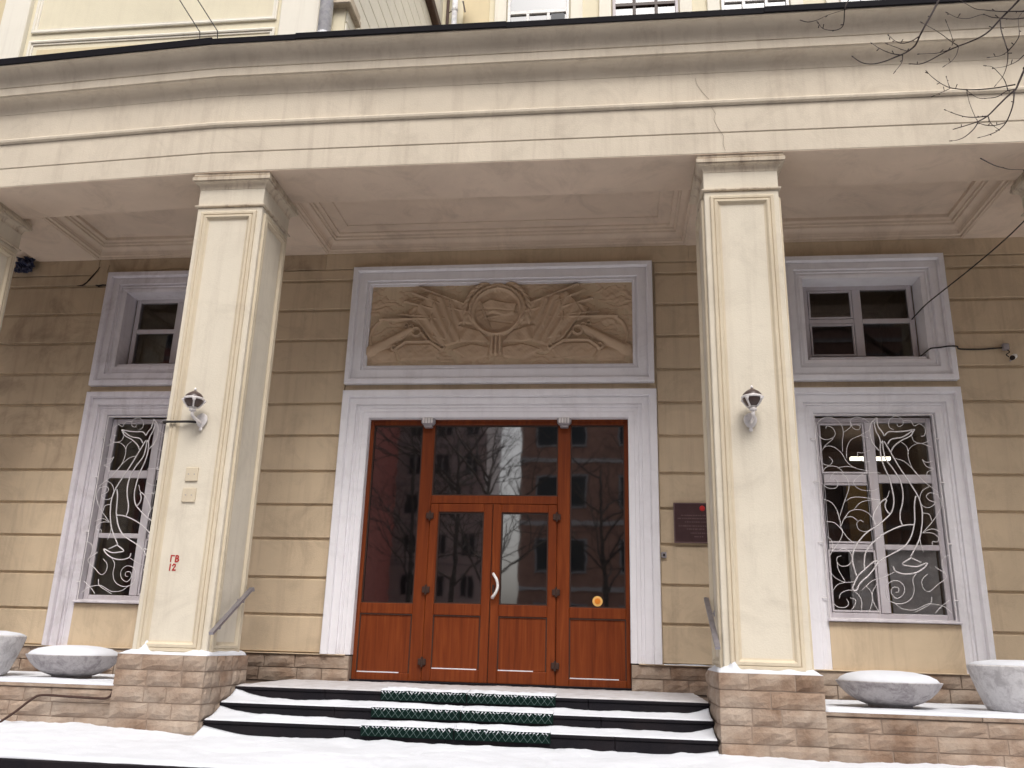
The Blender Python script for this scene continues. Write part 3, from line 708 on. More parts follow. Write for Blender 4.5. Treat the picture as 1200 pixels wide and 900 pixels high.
# ------------------------------------------------------------------ pillars on stone plinths
def pillar(cx, label, y_off=0, rot=0, stones='fr', mat='cream'):
    T = thing('porch_pillar', label, 'pillar', 'square porch pillars', (cx, PF+.36+y_off, Z_PLAT))
    hw, yf, yb = .365, PF+y_off, PF+.72+y_off
    b = MB().bbox(cx-hw, cx+hw, yf, yb, Z_BASE, 4.86, .008); b.build('shaft', mat, T)
    # applied panel frames on each face: outer fillet, inner moulding
    def frame(face):
        pr_ = [(0,0),(0,.020),(.008,.026),(.030,.026),(.038,.016),(.042,.026),(.066,.028),(.074,.020),(.085,.004),(.10,-.0005)]
        V, F = sweep_frame(-hw+.055, hw-.055, Z_BASE+.02, 4.80, pr_, 0, True)
        if face == 'f': V = [(cx+x, yf+y-.001, z) for x, y, z in V]
        if face == 'r': V = [(cx+hw-y+.001, (yf+yb)/2+x, z) for x, y, z in V]
        if face == 'l': V = [(cx-hw+y-.001, (yf+yb)/2-x, z) for x, y, z in V]
        mesh('panel_frame', V, F, 'cream_rim', T)
    for f in 'frl': frame(f)
    # capital: astragal, necking, cyma, abacus
    def ring(prof, name, m):
        cy = (yf+yb)/2
        path = [(cx-hw, yf, -1, -1), (cx+hw, yf, 1, -1), (cx+hw, yb, 1, 1), (cx-hw, yb, -1, 1)]
        mesh(name, *prism(path[::-1], prof, True), m, T)
    ring([(-.05,4.86),(.012,4.86),(.024,4.868),(.024,4.88),(.010,4.888),(-.05,4.888)], 'astragal', 'capital')
    ring([(-.05,4.889),(.0,4.889),(.0,5.075),(-.05,5.075)], 'necking', 'cream')
    ring([(-.05,5.076),(.004,5.076)] + arc(.004,5.08,.055,5.145,6) + [(.06,5.15),(.06,5.156),(-.05,5.156)], 'capital_moulding', 'capital')
    ring([(-.05,5.157),(.072,5.160),(.074,5.200),(.058,5.204),(-.05,5.206)], 'abacus', 'capital')
    ring([(-.05,5.207),(.050,5.209),(.062,5.216),(.062,5.2425),(-.05,5.2425)], 'abacus_fillet', 'capital')
    # plinth
    px0, px1, py0, py1 = cx-.43, cx+.43, yf-.12, yb+.10
    MB().box(px0+.009, px1-.009, py0+.009, py1-.03, Z_PLAT-.02, Z_BASE-.004).build('plinth_core', 'mortar', T)
    stone_face(T, px0, px1, Z_PLAT-.02, Z_BASE, 5, py0, 'f', .19, .42)
    if 'r' in stones: stone_face(T, py0+.02, py1, Z_PLAT-.02, Z_BASE, 5, px1, 'r', .14, .30)
    if 'l' in stones: stone_face(T, py0+.02, py1, Z_PLAT-.02, Z_BASE, 5, px0, 'l', .14, .30)
    # snow lying on the plinth ledge, heaped against the shaft
    s = cx*3.1
    def zs(X, Y):
        dx = np.maximum(np.abs(X-cx)-hw, 0); dyf = np.maximum(yf-Y, 0); d = np.minimum(np.hypot(dx, dyf)/.09, 1)
        m = .010+.034*(1-d)*(1+.9*vnoise(X*6+s, Y*4, 2)) + .085*np.exp(-((X-(cx-.28 if cx > 0 else cx-.22))/.035)**2)*(dyf > .0)*(1-d)
        edge = np.minimum(np.minimum((X-px0), (px1-X)), (Y-py0)); return Z_BASE-.004+np.maximum(m, .004)*np.clip(edge/.02, .15, 1)
    sn = sheet('ledge_snow', px0+.006, px1-.006, py0+.006, py1-.05, 90, 50, zs, 'snow', T, Z_BASE-.004); sn['kind'] = 'stuff'
    return T
P1 = pillar(-2.69, 'square cream pillar with red painted letters and lamp left of the door', stones='fr')
P2 = pillar(2.685, 'square cream pillar with lamp right of the door, beside the plaque', stones='fl')
P0 = pillar(-6.17, 'square pillar at the far left edge, mostly out of view', y_off=.18, stones='fr')
P3 = pillar(6.04, 'square pillar at the far right edge, mostly out of view', stones='fl')
# red painted mark on the left pillar, brushed strokes
def strokes(paths, x0, z0, sc, y, parent, name):
    for p in paths:
        pts = [(x0+a*sc, y, z0+c*sc) for a, c in p]
        b = MB()
        for (xa, ya, za), (xb, yb_, zb) in zip(pts[:-1], pts[1:]):
            d = Vector((xb-xa, 0, zb-za)).normalized(); n = Vector((-d.z, 0, d.x))*.0062
            e = d*.004
            b.add([(xa-n.x-e.x, y, za-n.z-e.z), (xb-n.x+e.x, y, zb-n.z+e.z), (xb+n.x+e.x, y, zb+n.z+e.z), (xa+n.x-e.x, y, za+n.z-e.z),
                   (xa-n.x-e.x, y+.002, za-n.z-e.z), (xb-n.x+e.x, y+.002, zb-n.z+e.z), (xb+n.x+e.x, y+.002, zb+n.z+e.z), (xa+n.x-e.x, y+.002, za+n.z-e.z)],
                  [(0,1,2,3),(4,7,6,5),(0,4,5,1),(2,6,7,3),(1,5,6,2),(0,3,7,4)])
            y -= .00012
        b.build(name, 'red_paint', parent)
yp = PF-.0025
strokes([[(0,0),(.02,1),(.55,.98)], [(.85,0),(.88,1),(1.2,.98),(1.33,.8),(1.2,.58),(.9,.53)], [(.92,.53),(1.3,.46),(1.42,.25),(1.25,.02),(.85,0)]], -2.795, 1.100, .056, yp, P1, 'painted_letter')
strokes([[(.12,0),(.14,1)], [(.55,.75),(.72,1),(.98,.95),(1.0,.68),(.62,.05),(1.12,.05)]], -2.800, 1.018, .058, yp, P1, 'painted_number')
# crack lines running up the frieze above the right pillar
b = MB().tube([(x, EF-.0085 if z < 5.8 else EF-.008, z) for x, z in [(2.54,5.27),(2.52,5.35),(2.53,5.44),(2.47,5.55),(2.44,5.64),(2.46,5.71),(2.42,5.79)]], .0016, 4)
b.tube([(x, EF-.011, z) for x, z in [(2.40,5.88),(2.33,5.98),(2.28,6.08),(2.27,6.15)]], .0013, 4); b.build('crack', 'crack', E)

# ------------------------------------------------------------------ entrance steps
ST = thing('entrance_steps', 'three dark granite steps covered in snow before the brown door', 'steps', None, (0, -1.6, Z_PLAT))
tops = [(-.02, -1.57), (-.15, -1.87), (-.28, -2.17)]; SX0, SX1 = -2.25, 2.245
for i, (z, y) in enumerate(tops):
    zb = z-.13 if i < 2 else Z_PLAT-.02
    js = [SX0, -1.35+.2*i, .25-.15*i, 1.15+.12*i, SX1]
    for a, c in zip(js[:-1], js[1:]):
        MB().bbox(a+.0015, c-.0015, y+.012, y+.36 if i else .05, zb+.001, z-.032, .004).build('riser', 'granite', ST)
        MB().bbox(a+.001, c-.001, y, y+.38 if i else .05, z-.031, z-.001, .007).build('tread', 'granite', ST)
for i, (z, y) in enumerate(tops):
    yb = (tops[i-1][1]+.012) if i else .045
    def zs(X, Y, i=i, z=z, y=y, yb=yb):
        t = np.clip((Y-y)/(yb-y), 0, 1)
        endl = np.clip((-1.85-X)/.42, 0, 1); endr = np.clip((X-1.95)/.32, 0, 1)
        th = .010+.006*vnoise(X*3+i*2, Y*5, i)+.004*vnoise(X*14, Y*16, i+3)
        if i: th = th + t**2*(.022+.012*vnoise(X*2.3+i, Y*0, 6+i)+.085*endl**1.6+.055*endr**1.6)
        lip = np.clip((Y-y)/.025, .25, 1)
        return z+np.maximum(th, .004)*lip
    sn = sheet('tread_snow', SX0+.012, SX1-.012, y+.006+.0, yb, 260, 14, zs, 'snow' if i else 'snow_thin', ST, z-.0015); sn['kind'] = 'stuff'
# front drift of the lowest riser ends
def zd(X, Y):
    endl = np.clip((-1.7-X)/.55, 0, 1); endr = np.clip((X-1.9)/.36, 0, 1)
    t = np.clip((Y+2.42)/.26, 0, 1)
    return Z_PLAT-.0+t**1.5*(.075*endl**1.5+.05*endr**1.5+.012+.010*vnoise(X*2.6, Y*0, 9))
sheet('tread_snow', SX0+.01, SX1-.01, -2.44, -2.160, 240, 10, zd, 'snow', ST, Z_PLAT-.02)['kind'] = 'stuff'

# ------------------------------------------------------------------ green step mats
def step_mat(x0, x1, z, y, label):
    T = thing('step_mat', label, 'step mat', 'green rubber mats on the entrance steps', ((x0+x1)/2, y, z))
    b = MB(); b.bbox(x0, x1, y-.014, y+.26, z+.000, z+.010, .003); b.bbox(x0, x1, y-.016, y-.002, z-.078, z+.004, .003); b.build('mat_sheet', 'green_mat', T)
    b = MB(); n = 13; w = (x1-x0-.02)/n
    for k in range(n):
        xa = x0+.01+k*w
        for (p, q) in (((xa, z-.072), (xa+w, z+.004)), ((xa, z+.004), (xa+w, z-.072))):
            b.tube([(p[0], y-.0175, p[1]), (q[0], y-.0175, q[1])], [.0016, .0024] if q[1] > p[1] else [.0024, .0016], 4)
    b.build('lattice_rib', 'frost', T)['kind'] = 'stuff'
    def zs(X, Y):
        m = .012+.012*vnoise(X*5+z*30, Y*9, 2)+.009*vnoise(X*22, Y*19, 5)
        f = np.clip((Y-y+.010)/.02, .15, 1)
        bare = np.exp(-((X-.02)/.28)**2)*np.clip(vnoise(X*26, Y*14, 7)+.15, 0, 1)*.05
        return z+.009+np.maximum(m*f-bare*np.exp(-((Y-y-.05)/.05)**2), -.004)
    sheet('mat_snow', x0+.004, x1-.004, y-.012, y+.255, 70, 14, zs, 'snow', T, z+.002)['kind'] = 'stuff'
    # snow caught on the upper rim of the lattice
    b = MB()
    for k in range(2*n):
        xa = x0+.01+k*w/2; b.tube([(xa, y-.018, z+.004), (xa+w*.3*random.choice((-1, 1)), y-.019, z-random.uniform(.004, .022))], [.006, .001], 4)
    b.build('frost_rim', 'snow', T)['kind'] = 'stuff'
nm = ['top', 'middle', 'bottom']
for i, (z, y) in enumerate(tops):
    step_mat(-.80, .015, z, y, f'snowy dark green lattice mat on the {nm[i]} step, left of the pair')
    step_mat(.025, .85, z, y, f'snowy dark green lattice mat on the {nm[i]} step, right of the pair')

# ------------------------------------------------------------------ raised terraces with stone front walls
def terrace(x0, x1, label, s):
    T = thing('terrace_wall', label, 'terrace wall', 'low stone terrace walls', ((x0+x1)/2, -2.1, Z_PLAT))
    yf = -2.13
    MB().box(x0, x1, yf+.009, -.03, Z_PLAT-.05, -.061).build('terrace_fill', 'mortar', T)
    stone_face(T, x0, x1, Z_PLAT-.02, -.06, 3, yf, 'f', .26, .56)
    n = 5; w = (x1-x0)/n
    for k in range(n): MB().bbox(x0+k*w+.002, x0+(k+1)*w-.002, yf-.012, -.06, -.058, -.025, .006).build('coping_slab', 'stone', T)
    def zs(X, Y):
        wall = np.clip((-.06-Y)/.5, .0, 1)
        th = .012+.016*np.clip((-1.2-Y)/.9, 0, 1)+.008*vnoise(X*2, Y*2, 3+s)+.005*vnoise(X*8, Y*7, 1)
        return -.025+np.maximum(th*wall, .0035)*np.clip((Y-yf+.012)/.03, .3, 1)
    sheet('terrace_snow', x0+.01, x1-.01, yf-.010, -.07, 160, 50, zs, 'snow', T, -.0255)['kind'] = 'stuff'
    return T
terrace(-9.3, -3.12, 'low stone terrace wall with snowy top at the left of the steps', 0)
terrace(3.115, 9.3, 'low stone terrace wall with snowy top at the right of the steps', 1)

# ------------------------------------------------------------------ planters
def bowl(cx, cy, label, tilt=0, snow_seed=0):
    T = thing('bowl_planter', label, 'planter', 'shallow concrete bowl planters', (cx, cy, -.012))
    prof = [(.17,0),(.185,.006),(.185,.028),(.20,.03),(.27,.055),(.34,.098),(.395,.148),(.430,.195),(.446,.222),(.447,.224),(.444,.228),(.41,.226),(.38,.21),(.28,.19)]
    b = MB().lathe(prof, (cx, cy, -.012), 48); o = b.build('bowl', 'concrete', T, True); o.data.set_sharp_from_angle(angle=R(32))
    prof = [(.425,.222),(.418,.236),(.40,.256),(.34,.285),(.22,.309),(.1,.318),(.02,.319)]
    b = MB().lathe(prof, (cx, cy, -.012), 48, wob=lambda t, z: 1+.012*math.sin(3*t+snow_seed)+.008*math.sin(7*t)); b.build('snow_cap', 'snow', T, True)
bowl(3.83, -1.50, 'shallow concrete bowl planter heaped with snow, right of the right pillar', 0, 1)
bowl(-4.04, -1.42, 'shallow concrete bowl planter with snow, left of the left pillar', 0, 4)
def tub(cx, cy, label):
    T = thing('tub_planter', label, 'planter', 'tall white concrete tub planters', (cx, cy, -.012))
    n = 48; wob = lambda t, z: 1+.018*abs(math.sin(5*t))*min(1, max(0, (z)/.2))
    prof = [(.30,0),(.33,.02),(.35,.06),(.385,.16),(.42,.27),(.445,.355),(.448,.385),(.44,.395),(.41,.39),(.39,.36)]
    MB().lathe(prof, (cx, cy, -.012), n, wob=wob).build('tub', 'tub', T, True).data.set_sharp_from_angle(angle=R(30))
    MB().lathe([(.44,.388),(.43,.402),(.38,.42),(.25,.438),(.05,.442)], (cx, cy, -.012), 40).build('snow_cap', 'snow', T, True)
tub(4.98, -1.55, 'tall white concrete tub planter topped with snow at the right edge')
tub(-5.08, -1.52, 'tall white concrete tub planter cut off at the left edge')
b = MB().tube(smooth_line([(-4.10,-2.36,-.385),(-3.98,-2.30,-.28),(-3.86,-2.25,-.16),(-3.80,-2.20,-.125),(-3.55,-2.18,-.13),(-3.28,-2.18,-.135),(-3.18,-2.18,-.13),(-3.145,-2.17,-.09),(-3.135,-2.155,-.01)], 4), .011, 6)
tag(b.build('bent_pipe', 'rod', None, True), 'thin rusty bent pipe lying along the left terrace wall', 'pipe')

# ------------------------------------------------------------------ handrails
def rail(s, label):
    x = s*2.265
    T = thing('handrail', label, 'handrail', 'steel handrails on the pillar sides', (x, -2.0, .46))
    a = Vector((x, -2.19, .455)); c = Vector((x, -1.40, .905)); d = (c-a).normalized()
    b = MB(); n = Vector((0, -d.z, d.y))*.013; e = Vector((.022, 0, 0))
    V = []
    for p in (a, c): V += [p-n-e, p-n+e, p+n+e, p+n-e]
    b.add(V, [(0,1,2,3),(4,7,6,5),(0,4,5,1),(1,5,6,2),(2,6,7,3),(3,7,4,0)])
    b.tube([c, c+Vector((0, .035, .006)), c+Vector((0, .05, -.02))], .014, 8); b.build('rail_bar', 'rail', T)
    for k in (.22, .80):
        p = a.lerp(c, k); w = Vector((s*2.318 , p.y, p.z-.05))
        MB().tube([p-Vector((0,0,.012)), p-Vector((0,0,.05)), w], .010, 8).build('bracket', 'steel_old', T)
        MB().bbox(w.x-.006, w.x+.006, w.y-.028, w.y+.028, w.z-.028, w.z+.028, .004).build('bracket_plate', 'steel_old', T)
rail(-1, 'sloping steel handrail on the inner side of the left pillar')
rail(1, 'sloping steel handrail on the inner side of the right pillar')

GRILLE_BOLD = [[(0.082,2.833),(0.064,2.881),(0.025,2.945),(0.017,3.049)],
 [(0.017,3.049),(-0.054,2.969),(-0.072,2.857),(-0.052,2.746),(0.013,2.66)],
 [(-0.015,2.993),(-0.002,2.889),(0.028,2.818),(0.036,2.739)],
 [(0.082,2.833),(0.138,2.881),(0.226,2.881),(0.316,2.889),(0.421,2.908)],
 [(0.421,2.908),(0.369,2.834),(0.276,2.786),(0.181,2.715),(0.137,2.644)],
 [(0.397,2.889),(0.279,2.818),(0.159,2.794),(0.109,2.734)],
 [(0.061,2.775),(0.032,2.731),(0.024,2.621),(0.042,2.496),(0.087,2.357),(0.11,2.219),(0.115,2.082),(0.078,1.961),(-0.002,1.878)],
 [(0.06,2.762),(0.058,2.668),(0.077,2.558),(0.153,2.434),(0.206,2.311),(0.221,2.174),(0.202,2.053),(0.171,1.962),(0.162,1.872),(0.162,1.875),(0.178,1.816)],
 [(0.075,2.77),(0.13,2.652),(0.214,2.466),(0.312,2.282),(0.382,2.13),(0.404,1.995),(0.398,1.905),(0.385,1.818),(0.349,1.685),(0.296,1.581),(0.228,1.471)],
 [(0.355,2.145),(0.331,2.054),(0.318,1.904),(0.31,1.847),(0.267,1.713),(0.2,1.609),(0.123,1.549),(-0.057,1.451),(-0.096,1.414)],
 [(0.04,2.097),(0.019,2.104),(-0.044,2.05),(-0.111,1.944),(-0.125,1.876),(-0.118,1.872),(-0.11,1.805)],
 [(0.04,2.097),(0.016,2.036),(0.029,1.976),(0.061,1.938)],
 [(0.013,1.891),(-0.08,1.813),(-0.202,1.736),(-0.314,1.616),(-0.374,1.497),(-0.383,1.394),(-0.358,1.271),(-0.345,1.25)],
 [(0.307,1.825),(0.221,1.821),(0.103,1.785),(-0.032,1.716),(-0.156,1.618),(-0.237,1.514),(-0.264,1.397),(-0.265,1.324)],
 [(-0.345,1.257),(-0.41,1.126),(-0.372,1.105),(-0.323,1.185),(-0.215,1.281),(-0.118,1.406),(-0.153,1.416),(-0.221,1.368),(-0.345,1.257)],
 [(0.234,1.463),(0.136,1.396),(0.204,1.376),(0.288,1.37),(0.361,1.4),(0.397,1.408),(0.356,1.357),(0.267,1.305),(0.153,1.288),(0.057,1.315),(0.037,1.366)],
 [(0.234,1.463),(0.335,1.414)]]
GRILLE_FINE = [[(-0.552,2.921),(-0.535,2.953),(-0.47,2.921),(-0.453,2.849),(-0.502,2.801),(-0.585,2.793),(-0.648,2.857),(-0.647,2.97),(-0.581,3.042),(-0.475,3.05),(-0.39,2.985),(-0.36,2.889),(-0.381,2.762),(-0.387,2.651)],
 [(-0.479,2.801),(-0.591,2.706)],
 [(-0.643,2.619),(-0.577,2.706),(-0.487,2.706),(-0.403,2.635),(-0.345,2.525),(-0.255,2.456),(-0.111,2.425)],
 [(-0.541,2.587),(-0.507,2.54),(-0.548,2.49),(-0.621,2.516),(-0.647,2.603)],
 [(-0.361,2.873),(-0.273,2.945),(-0.274,3.017),(-0.203,3.057),(-0.116,3.033),(-0.06,2.985)],
 [(-0.204,2.969),(-0.168,2.945),(-0.194,2.905),(-0.252,2.929),(-0.273,3.001)],
 [(-0.068,2.905),(-0.177,2.841),(-0.286,2.786),(-0.34,2.683),(-0.349,2.572)],
 [(-0.177,2.841),(-0.091,2.81)],
 [(-0.224,2.643),(-0.222,2.581),(-0.16,2.534),(-0.101,2.534)],
 [(-0.224,2.643),(-0.166,2.636),(-0.089,2.667)],
 [(0.236,2.977),(0.255,2.945),(0.302,2.968),(0.301,3.032),(0.23,3.068),(0.158,3.017),(0.151,2.937),(0.199,2.905)],
 [(0.314,3.016),(0.388,3.016),(0.425,2.952),(0.487,2.976),(0.54,2.921),(0.524,2.842),(0.486,2.834)],
 [(0.384,2.841),(0.406,2.771),(0.492,2.747),(0.576,2.786)],
 [(0.589,2.7),(0.477,2.747),(0.387,2.723),(0.328,2.653),(0.326,2.559),(0.358,2.451),(0.421,2.359)],
 [(0.266,2.762),(0.319,2.708),(0.329,2.622)],
 [(0.167,2.574),(0.266,2.543),(0.358,2.451),(0.459,2.313),(0.617,2.177)],
 [(0.471,2.56),(0.512,2.529),(0.586,2.545)],
 [(0.471,2.56),(0.507,2.483),(0.583,2.452),(0.514,2.421),(0.493,2.359)],
 [(-0.636,2.407),(-0.564,2.477),(-0.461,2.47),(-0.393,2.4)],
 [(-0.562,2.322),(-0.496,2.408),(-0.408,2.393),(-0.356,2.308),(-0.357,2.215),(-0.421,2.062),(-0.485,1.894)],
 [(-0.653,2.29),(-0.584,2.229),(-0.495,2.23),(-0.468,2.291),(-0.501,2.338)],
 [(-0.462,2.462),(-0.357,2.478),(-0.255,2.463)],
 [(0.004,2.403),(-0.083,2.41),(-0.203,2.386),(-0.299,2.293),(-0.232,2.216),(-0.102,2.202),(-0.027,2.233)],
 [(-0.025,2.096),(-0.211,2.125),(-0.328,2.124),(-0.405,2.077)],
 [(-0.025,2.096),(-0.141,2.095),(-0.246,2.064),(-0.318,1.987)],
 [(-0.645,2.106),(-0.553,2.061),(-0.501,1.97),(-0.487,1.872)],
 [(-0.428,1.88),(-0.371,1.964),(-0.267,1.988),(-0.182,1.958),(-0.13,1.899)],
 [(0.08,2.203),(0.05,2.127),(0.004,2.099)],
 [(0.51,2.253),(0.434,2.206),(0.395,2.115),(0.416,2.04),(0.485,2.018),(0.555,2.071),(0.494,2.101),(0.47,2.146),(0.517,2.184),(0.586,2.162)],
 [(0.587,2.17),(0.619,2.072),(0.579,1.967),(0.495,1.854),(0.383,1.737)],
 [(0.407,1.957),(0.477,1.943),(0.497,1.869)],
 [(-0.635,1.851),(-0.541,1.837),(-0.474,1.763),(-0.41,1.667),(-0.336,1.608)],
 [(-0.502,1.958),(-0.48,1.868),(-0.479,1.792),(-0.461,1.748),(-0.482,1.673),(-0.531,1.598),(-0.628,1.471)],
 [(-0.378,1.959),(-0.435,1.883),(-0.479,1.792)],
 [(-0.228,1.848),(-0.263,1.87),(-0.302,1.832),(-0.286,1.765),(-0.216,1.744),(-0.156,1.767)],
 [(-0.42,1.898),(-0.346,1.907),(-0.292,1.862)],
 [(-0.633,1.686),(-0.586,1.634),(-0.586,1.538),(-0.628,1.464)],
 [(-0.498,1.473),(-0.542,1.458),(-0.549,1.406),(-0.507,1.363),(-0.435,1.372),(-0.386,1.438),(-0.402,1.511),(-0.463,1.555),(-0.537,1.524)],
 [(-0.549,1.406),(-0.539,1.319),(-0.478,1.197)],
 [(-0.64,1.31),(-0.575,1.231),(-0.479,1.189),(-0.385,1.198)],
 [(-0.63,1.078),(-0.566,1.159),(-0.479,1.189)],
 [(-0.557,1.015),(-0.531,1.073),(-0.443,1.107),(-0.361,1.07),(-0.326,0.992),(-0.336,0.878)],
 [(-0.479,1.01),(-0.462,0.96),(-0.501,0.924),(-0.571,0.922),(-0.618,0.957)],
 [(-0.443,1.025),(-0.388,1.005),(-0.4,0.948),(-0.439,0.897)],
 [(-0.315,1.106),(-0.193,1.21),(-0.077,1.248),(0.057,1.315)],
 [(-0.146,1.182),(-0.205,1.08),(-0.2,0.981),(-0.129,0.841)],
 [(-0.268,1.158),(-0.218,1.094),(-0.213,0.995),(-0.268,0.852)],
 [(0.035,1.092),(0.071,1.1),(0.068,1.143),(0.012,1.142),(-0.008,1.084),(0.043,1.029),(0.117,1.073),(0.133,1.159),(0.075,1.215),(-0.011,1.199),(-0.06,1.126),(-0.043,1.013),(0.065,0.972),(0.181,1.017),(0.233,1.118),(0.231,1.232),(0.281,1.305)],
 [(0.01,0.985),(0.088,0.924),(0.212,0.912),(0.328,0.964),(0.385,0.98),(0.52,0.955),(0.595,0.886)],
 [(0.209,0.884),(0.282,0.921),(0.385,0.98),(0.407,1.051)],
 [(0.423,0.882),(0.493,0.954),(0.59,1.027)],
 [(0.477,1.374),(0.585,1.275),(0.477,1.18),(0.385,1.107),(0.327,1.148),(0.329,1.234),(0.391,1.293)],
 [(0.631,1.499),(0.571,1.462),(0.548,1.382),(0.585,1.275)],
 [(0.383,1.737),(0.487,1.783),(0.582,1.747)],
 [(0.383,1.737),(0.482,1.738),(0.547,1.688),(0.528,1.643),(0.479,1.643),(0.475,1.606)],
 [(0.351,1.7),(0.355,1.604),(0.374,1.524)]]
TWIGS = [(0.011,[(4.438,-4.181,4.617),(4.362,-4.222,4.476),(4.314,-4.264,4.399),(4.235,-4.289,4.321),(4.14,-4.331,4.218),(4.048,-4.369,4.118),(3.981,-4.364,4.078),(3.92,-4.321,4.078),(3.862,-4.271,4.086)]),
 (0.006,[(3.981,-4.364,4.078),(3.924,-4.403,3.992),(3.855,-4.414,3.927),(3.805,-4.406,3.907),(3.776,-4.384,3.916)]),
 (0.006,[(4.046,-4.373,4.112),(4.003,-4.299,4.155),(3.966,-4.21,4.222),(3.9,-4.189,4.267),(3.808,-4.273,4.243)]),
 (0.005,[(4.046,-4.373,4.112),(4.034,-4.42,4.022),(4.116,-4.342,4.019)]),
 (0.007,[(4.297,-4.28,4.373),(4.198,-4.416,4.155),(4.161,-4.368,4.058),(4.112,-4.333,4.014),(4.034,-4.357,3.968),(3.96,-4.388,3.932)]),
 (0.005,[(4.161,-4.368,4.058),(4.057,-4.407,4.011),(3.983,-4.408,4.024),(3.987,-4.327,4.118),(4.024,-4.184,4.343),(3.958,-4.31,4.354)]),
 (0.007,[(4.346,-4.213,4.475),(4.248,-4.18,4.48),(4.101,-4.236,4.431),(3.943,-4.351,4.353),(3.811,-4.42,4.322),(3.778,-4.355,4.403),(3.781,-4.208,4.569),(3.755,-4.185,4.637)]),
 (0.004,[(3.799,-4.418,4.324),(3.806,-4.383,4.389),(3.839,-4.292,4.511)]),
 (0.004,[(3.798,-4.419,4.32),(3.745,-4.415,4.297),(3.688,-4.406,4.275)]),
 (0.006,[(4.317,-4.271,4.394),(4.274,-4.224,4.415),(4.205,-4.219,4.373),(4.154,-4.187,4.386),(4.08,-4.191,4.391),(3.948,-4.338,4.353)]),
 (0.005,[(4.283,-4.22,4.425),(4.292,-4.184,4.525),(4.241,-4.247,4.53),(4.115,-4.403,4.493),(4.063,-4.42,4.495)]),
 (0.005,[(4.382,-4.321,4.645),(4.334,-4.3,4.607),(4.234,-4.333,4.547),(4.126,-4.391,4.493)]),
 (0.007,[(4.268,-4.629,4.774),(4.229,-4.585,4.814),(4.114,-4.613,4.798),(3.95,-4.745,4.709),(3.859,-4.811,4.67),(3.819,-4.73,4.805)]),
 (0.01,[(4.291,-4.622,4.923),(4.24,-4.592,4.872),(4.18,-4.581,4.812),(4.129,-4.581,4.759),(4.038,-4.6,4.653),(3.967,-4.604,4.599),(3.893,-4.59,4.572),(3.824,-4.581,4.55),(3.764,-4.581,4.524),(3.688,-4.584,4.482),(3.612,-4.588,4.436),(3.539,-4.605,4.399),(3.451,-4.671,4.355)]),
 (0.005,[(3.824,-4.581,4.55),(3.747,-4.639,4.553),(3.606,-4.809,4.494),(3.56,-4.674,4.69)]),
 (0.004,[(3.777,-4.59,4.551),(3.774,-4.62,4.566),(3.704,-4.754,4.541),(3.66,-4.819,4.568)]),
 (0.004,[(3.824,-4.581,4.55),(3.787,-4.618,4.457),(3.733,-4.656,4.376),(3.679,-4.661,4.334)]),
 (0.004,[(3.764,-4.581,4.524),(3.663,-4.604,4.483),(3.576,-4.661,4.44),(3.493,-4.725,4.391)]),
 (0.01,[(3.681,-4.88,4.834),(3.544,-4.984,4.581),(3.472,-5.062,4.444),(3.4,-5.115,4.315),(3.36,-5.104,4.24),(3.348,-5.044,4.216),(3.296,-5.03,4.179),(3.212,-5.057,4.124),(3.128,-5.087,4.072),(3.047,-5.117,4.036),(2.991,-5.096,4.066),(2.981,-4.958,4.221)]),
 (0.005,[(3.36,-5.104,4.24),(3.31,-5.105,4.206),(3.245,-5.119,4.179),(3.21,-5.094,4.221),(3.215,-4.982,4.355)]),
 (0.004,[(3.301,-5.034,4.182),(3.221,-5.111,4.149),(3.167,-5.08,4.21)]),
 (0.005,[(3.263,-5.033,4.156),(3.172,-5.11,4.114),(3.122,-5.097,4.156),(3.114,-4.947,4.326)]),
 (0.004,[(3.272,-5.026,4.162),(3.293,-4.941,4.168),(3.262,-4.9,4.134)]),
 (0.006,[(4.129,-4.581,4.759),(4.074,-4.676,4.588),(4.015,-4.819,4.354),(4.051,-4.756,4.34),(4.099,-4.627,4.345),(4.086,-4.58,4.29),(4.02,-4.595,4.206)]),
 (0.004,[(4.043,-4.776,4.34),(3.996,-4.777,4.309),(3.897,-4.816,4.268)]),
 (0.005,[(4.043,-4.776,4.34),(4.084,-4.805,4.383),(4.11,-4.819,4.438),(4.198,-4.673,4.677),(4.265,-4.622,4.779)]),
 (0.005,[(4.217,-4.707,4.655),(4.184,-4.63,4.714),(4.136,-4.58,4.767),(4.061,-4.606,4.758),(3.955,-4.702,4.706),(3.837,-4.76,4.633),(3.737,-4.818,4.597),(3.7,-4.762,4.687)]),
 (0.006,[(4.041,-4.181,3.89),(4.072,-4.29,3.767),(4.083,-4.391,3.683),(4.116,-4.42,3.652),(4.264,-4.345,3.688)]),
 (0.006,[(3.032,-5.127,4.69),(2.891,-5.278,4.402),(2.849,-5.319,4.296),(2.862,-5.223,4.262),(2.832,-5.206,4.241),(2.771,-5.255,4.198),(2.709,-5.312,4.169),(2.686,-5.305,4.216)]),
 (0.004,[(2.62,-5.143,4.379),(2.644,-5.227,4.293),(2.691,-5.273,4.267),(2.751,-5.292,4.283),(2.849,-5.319,4.296)])]

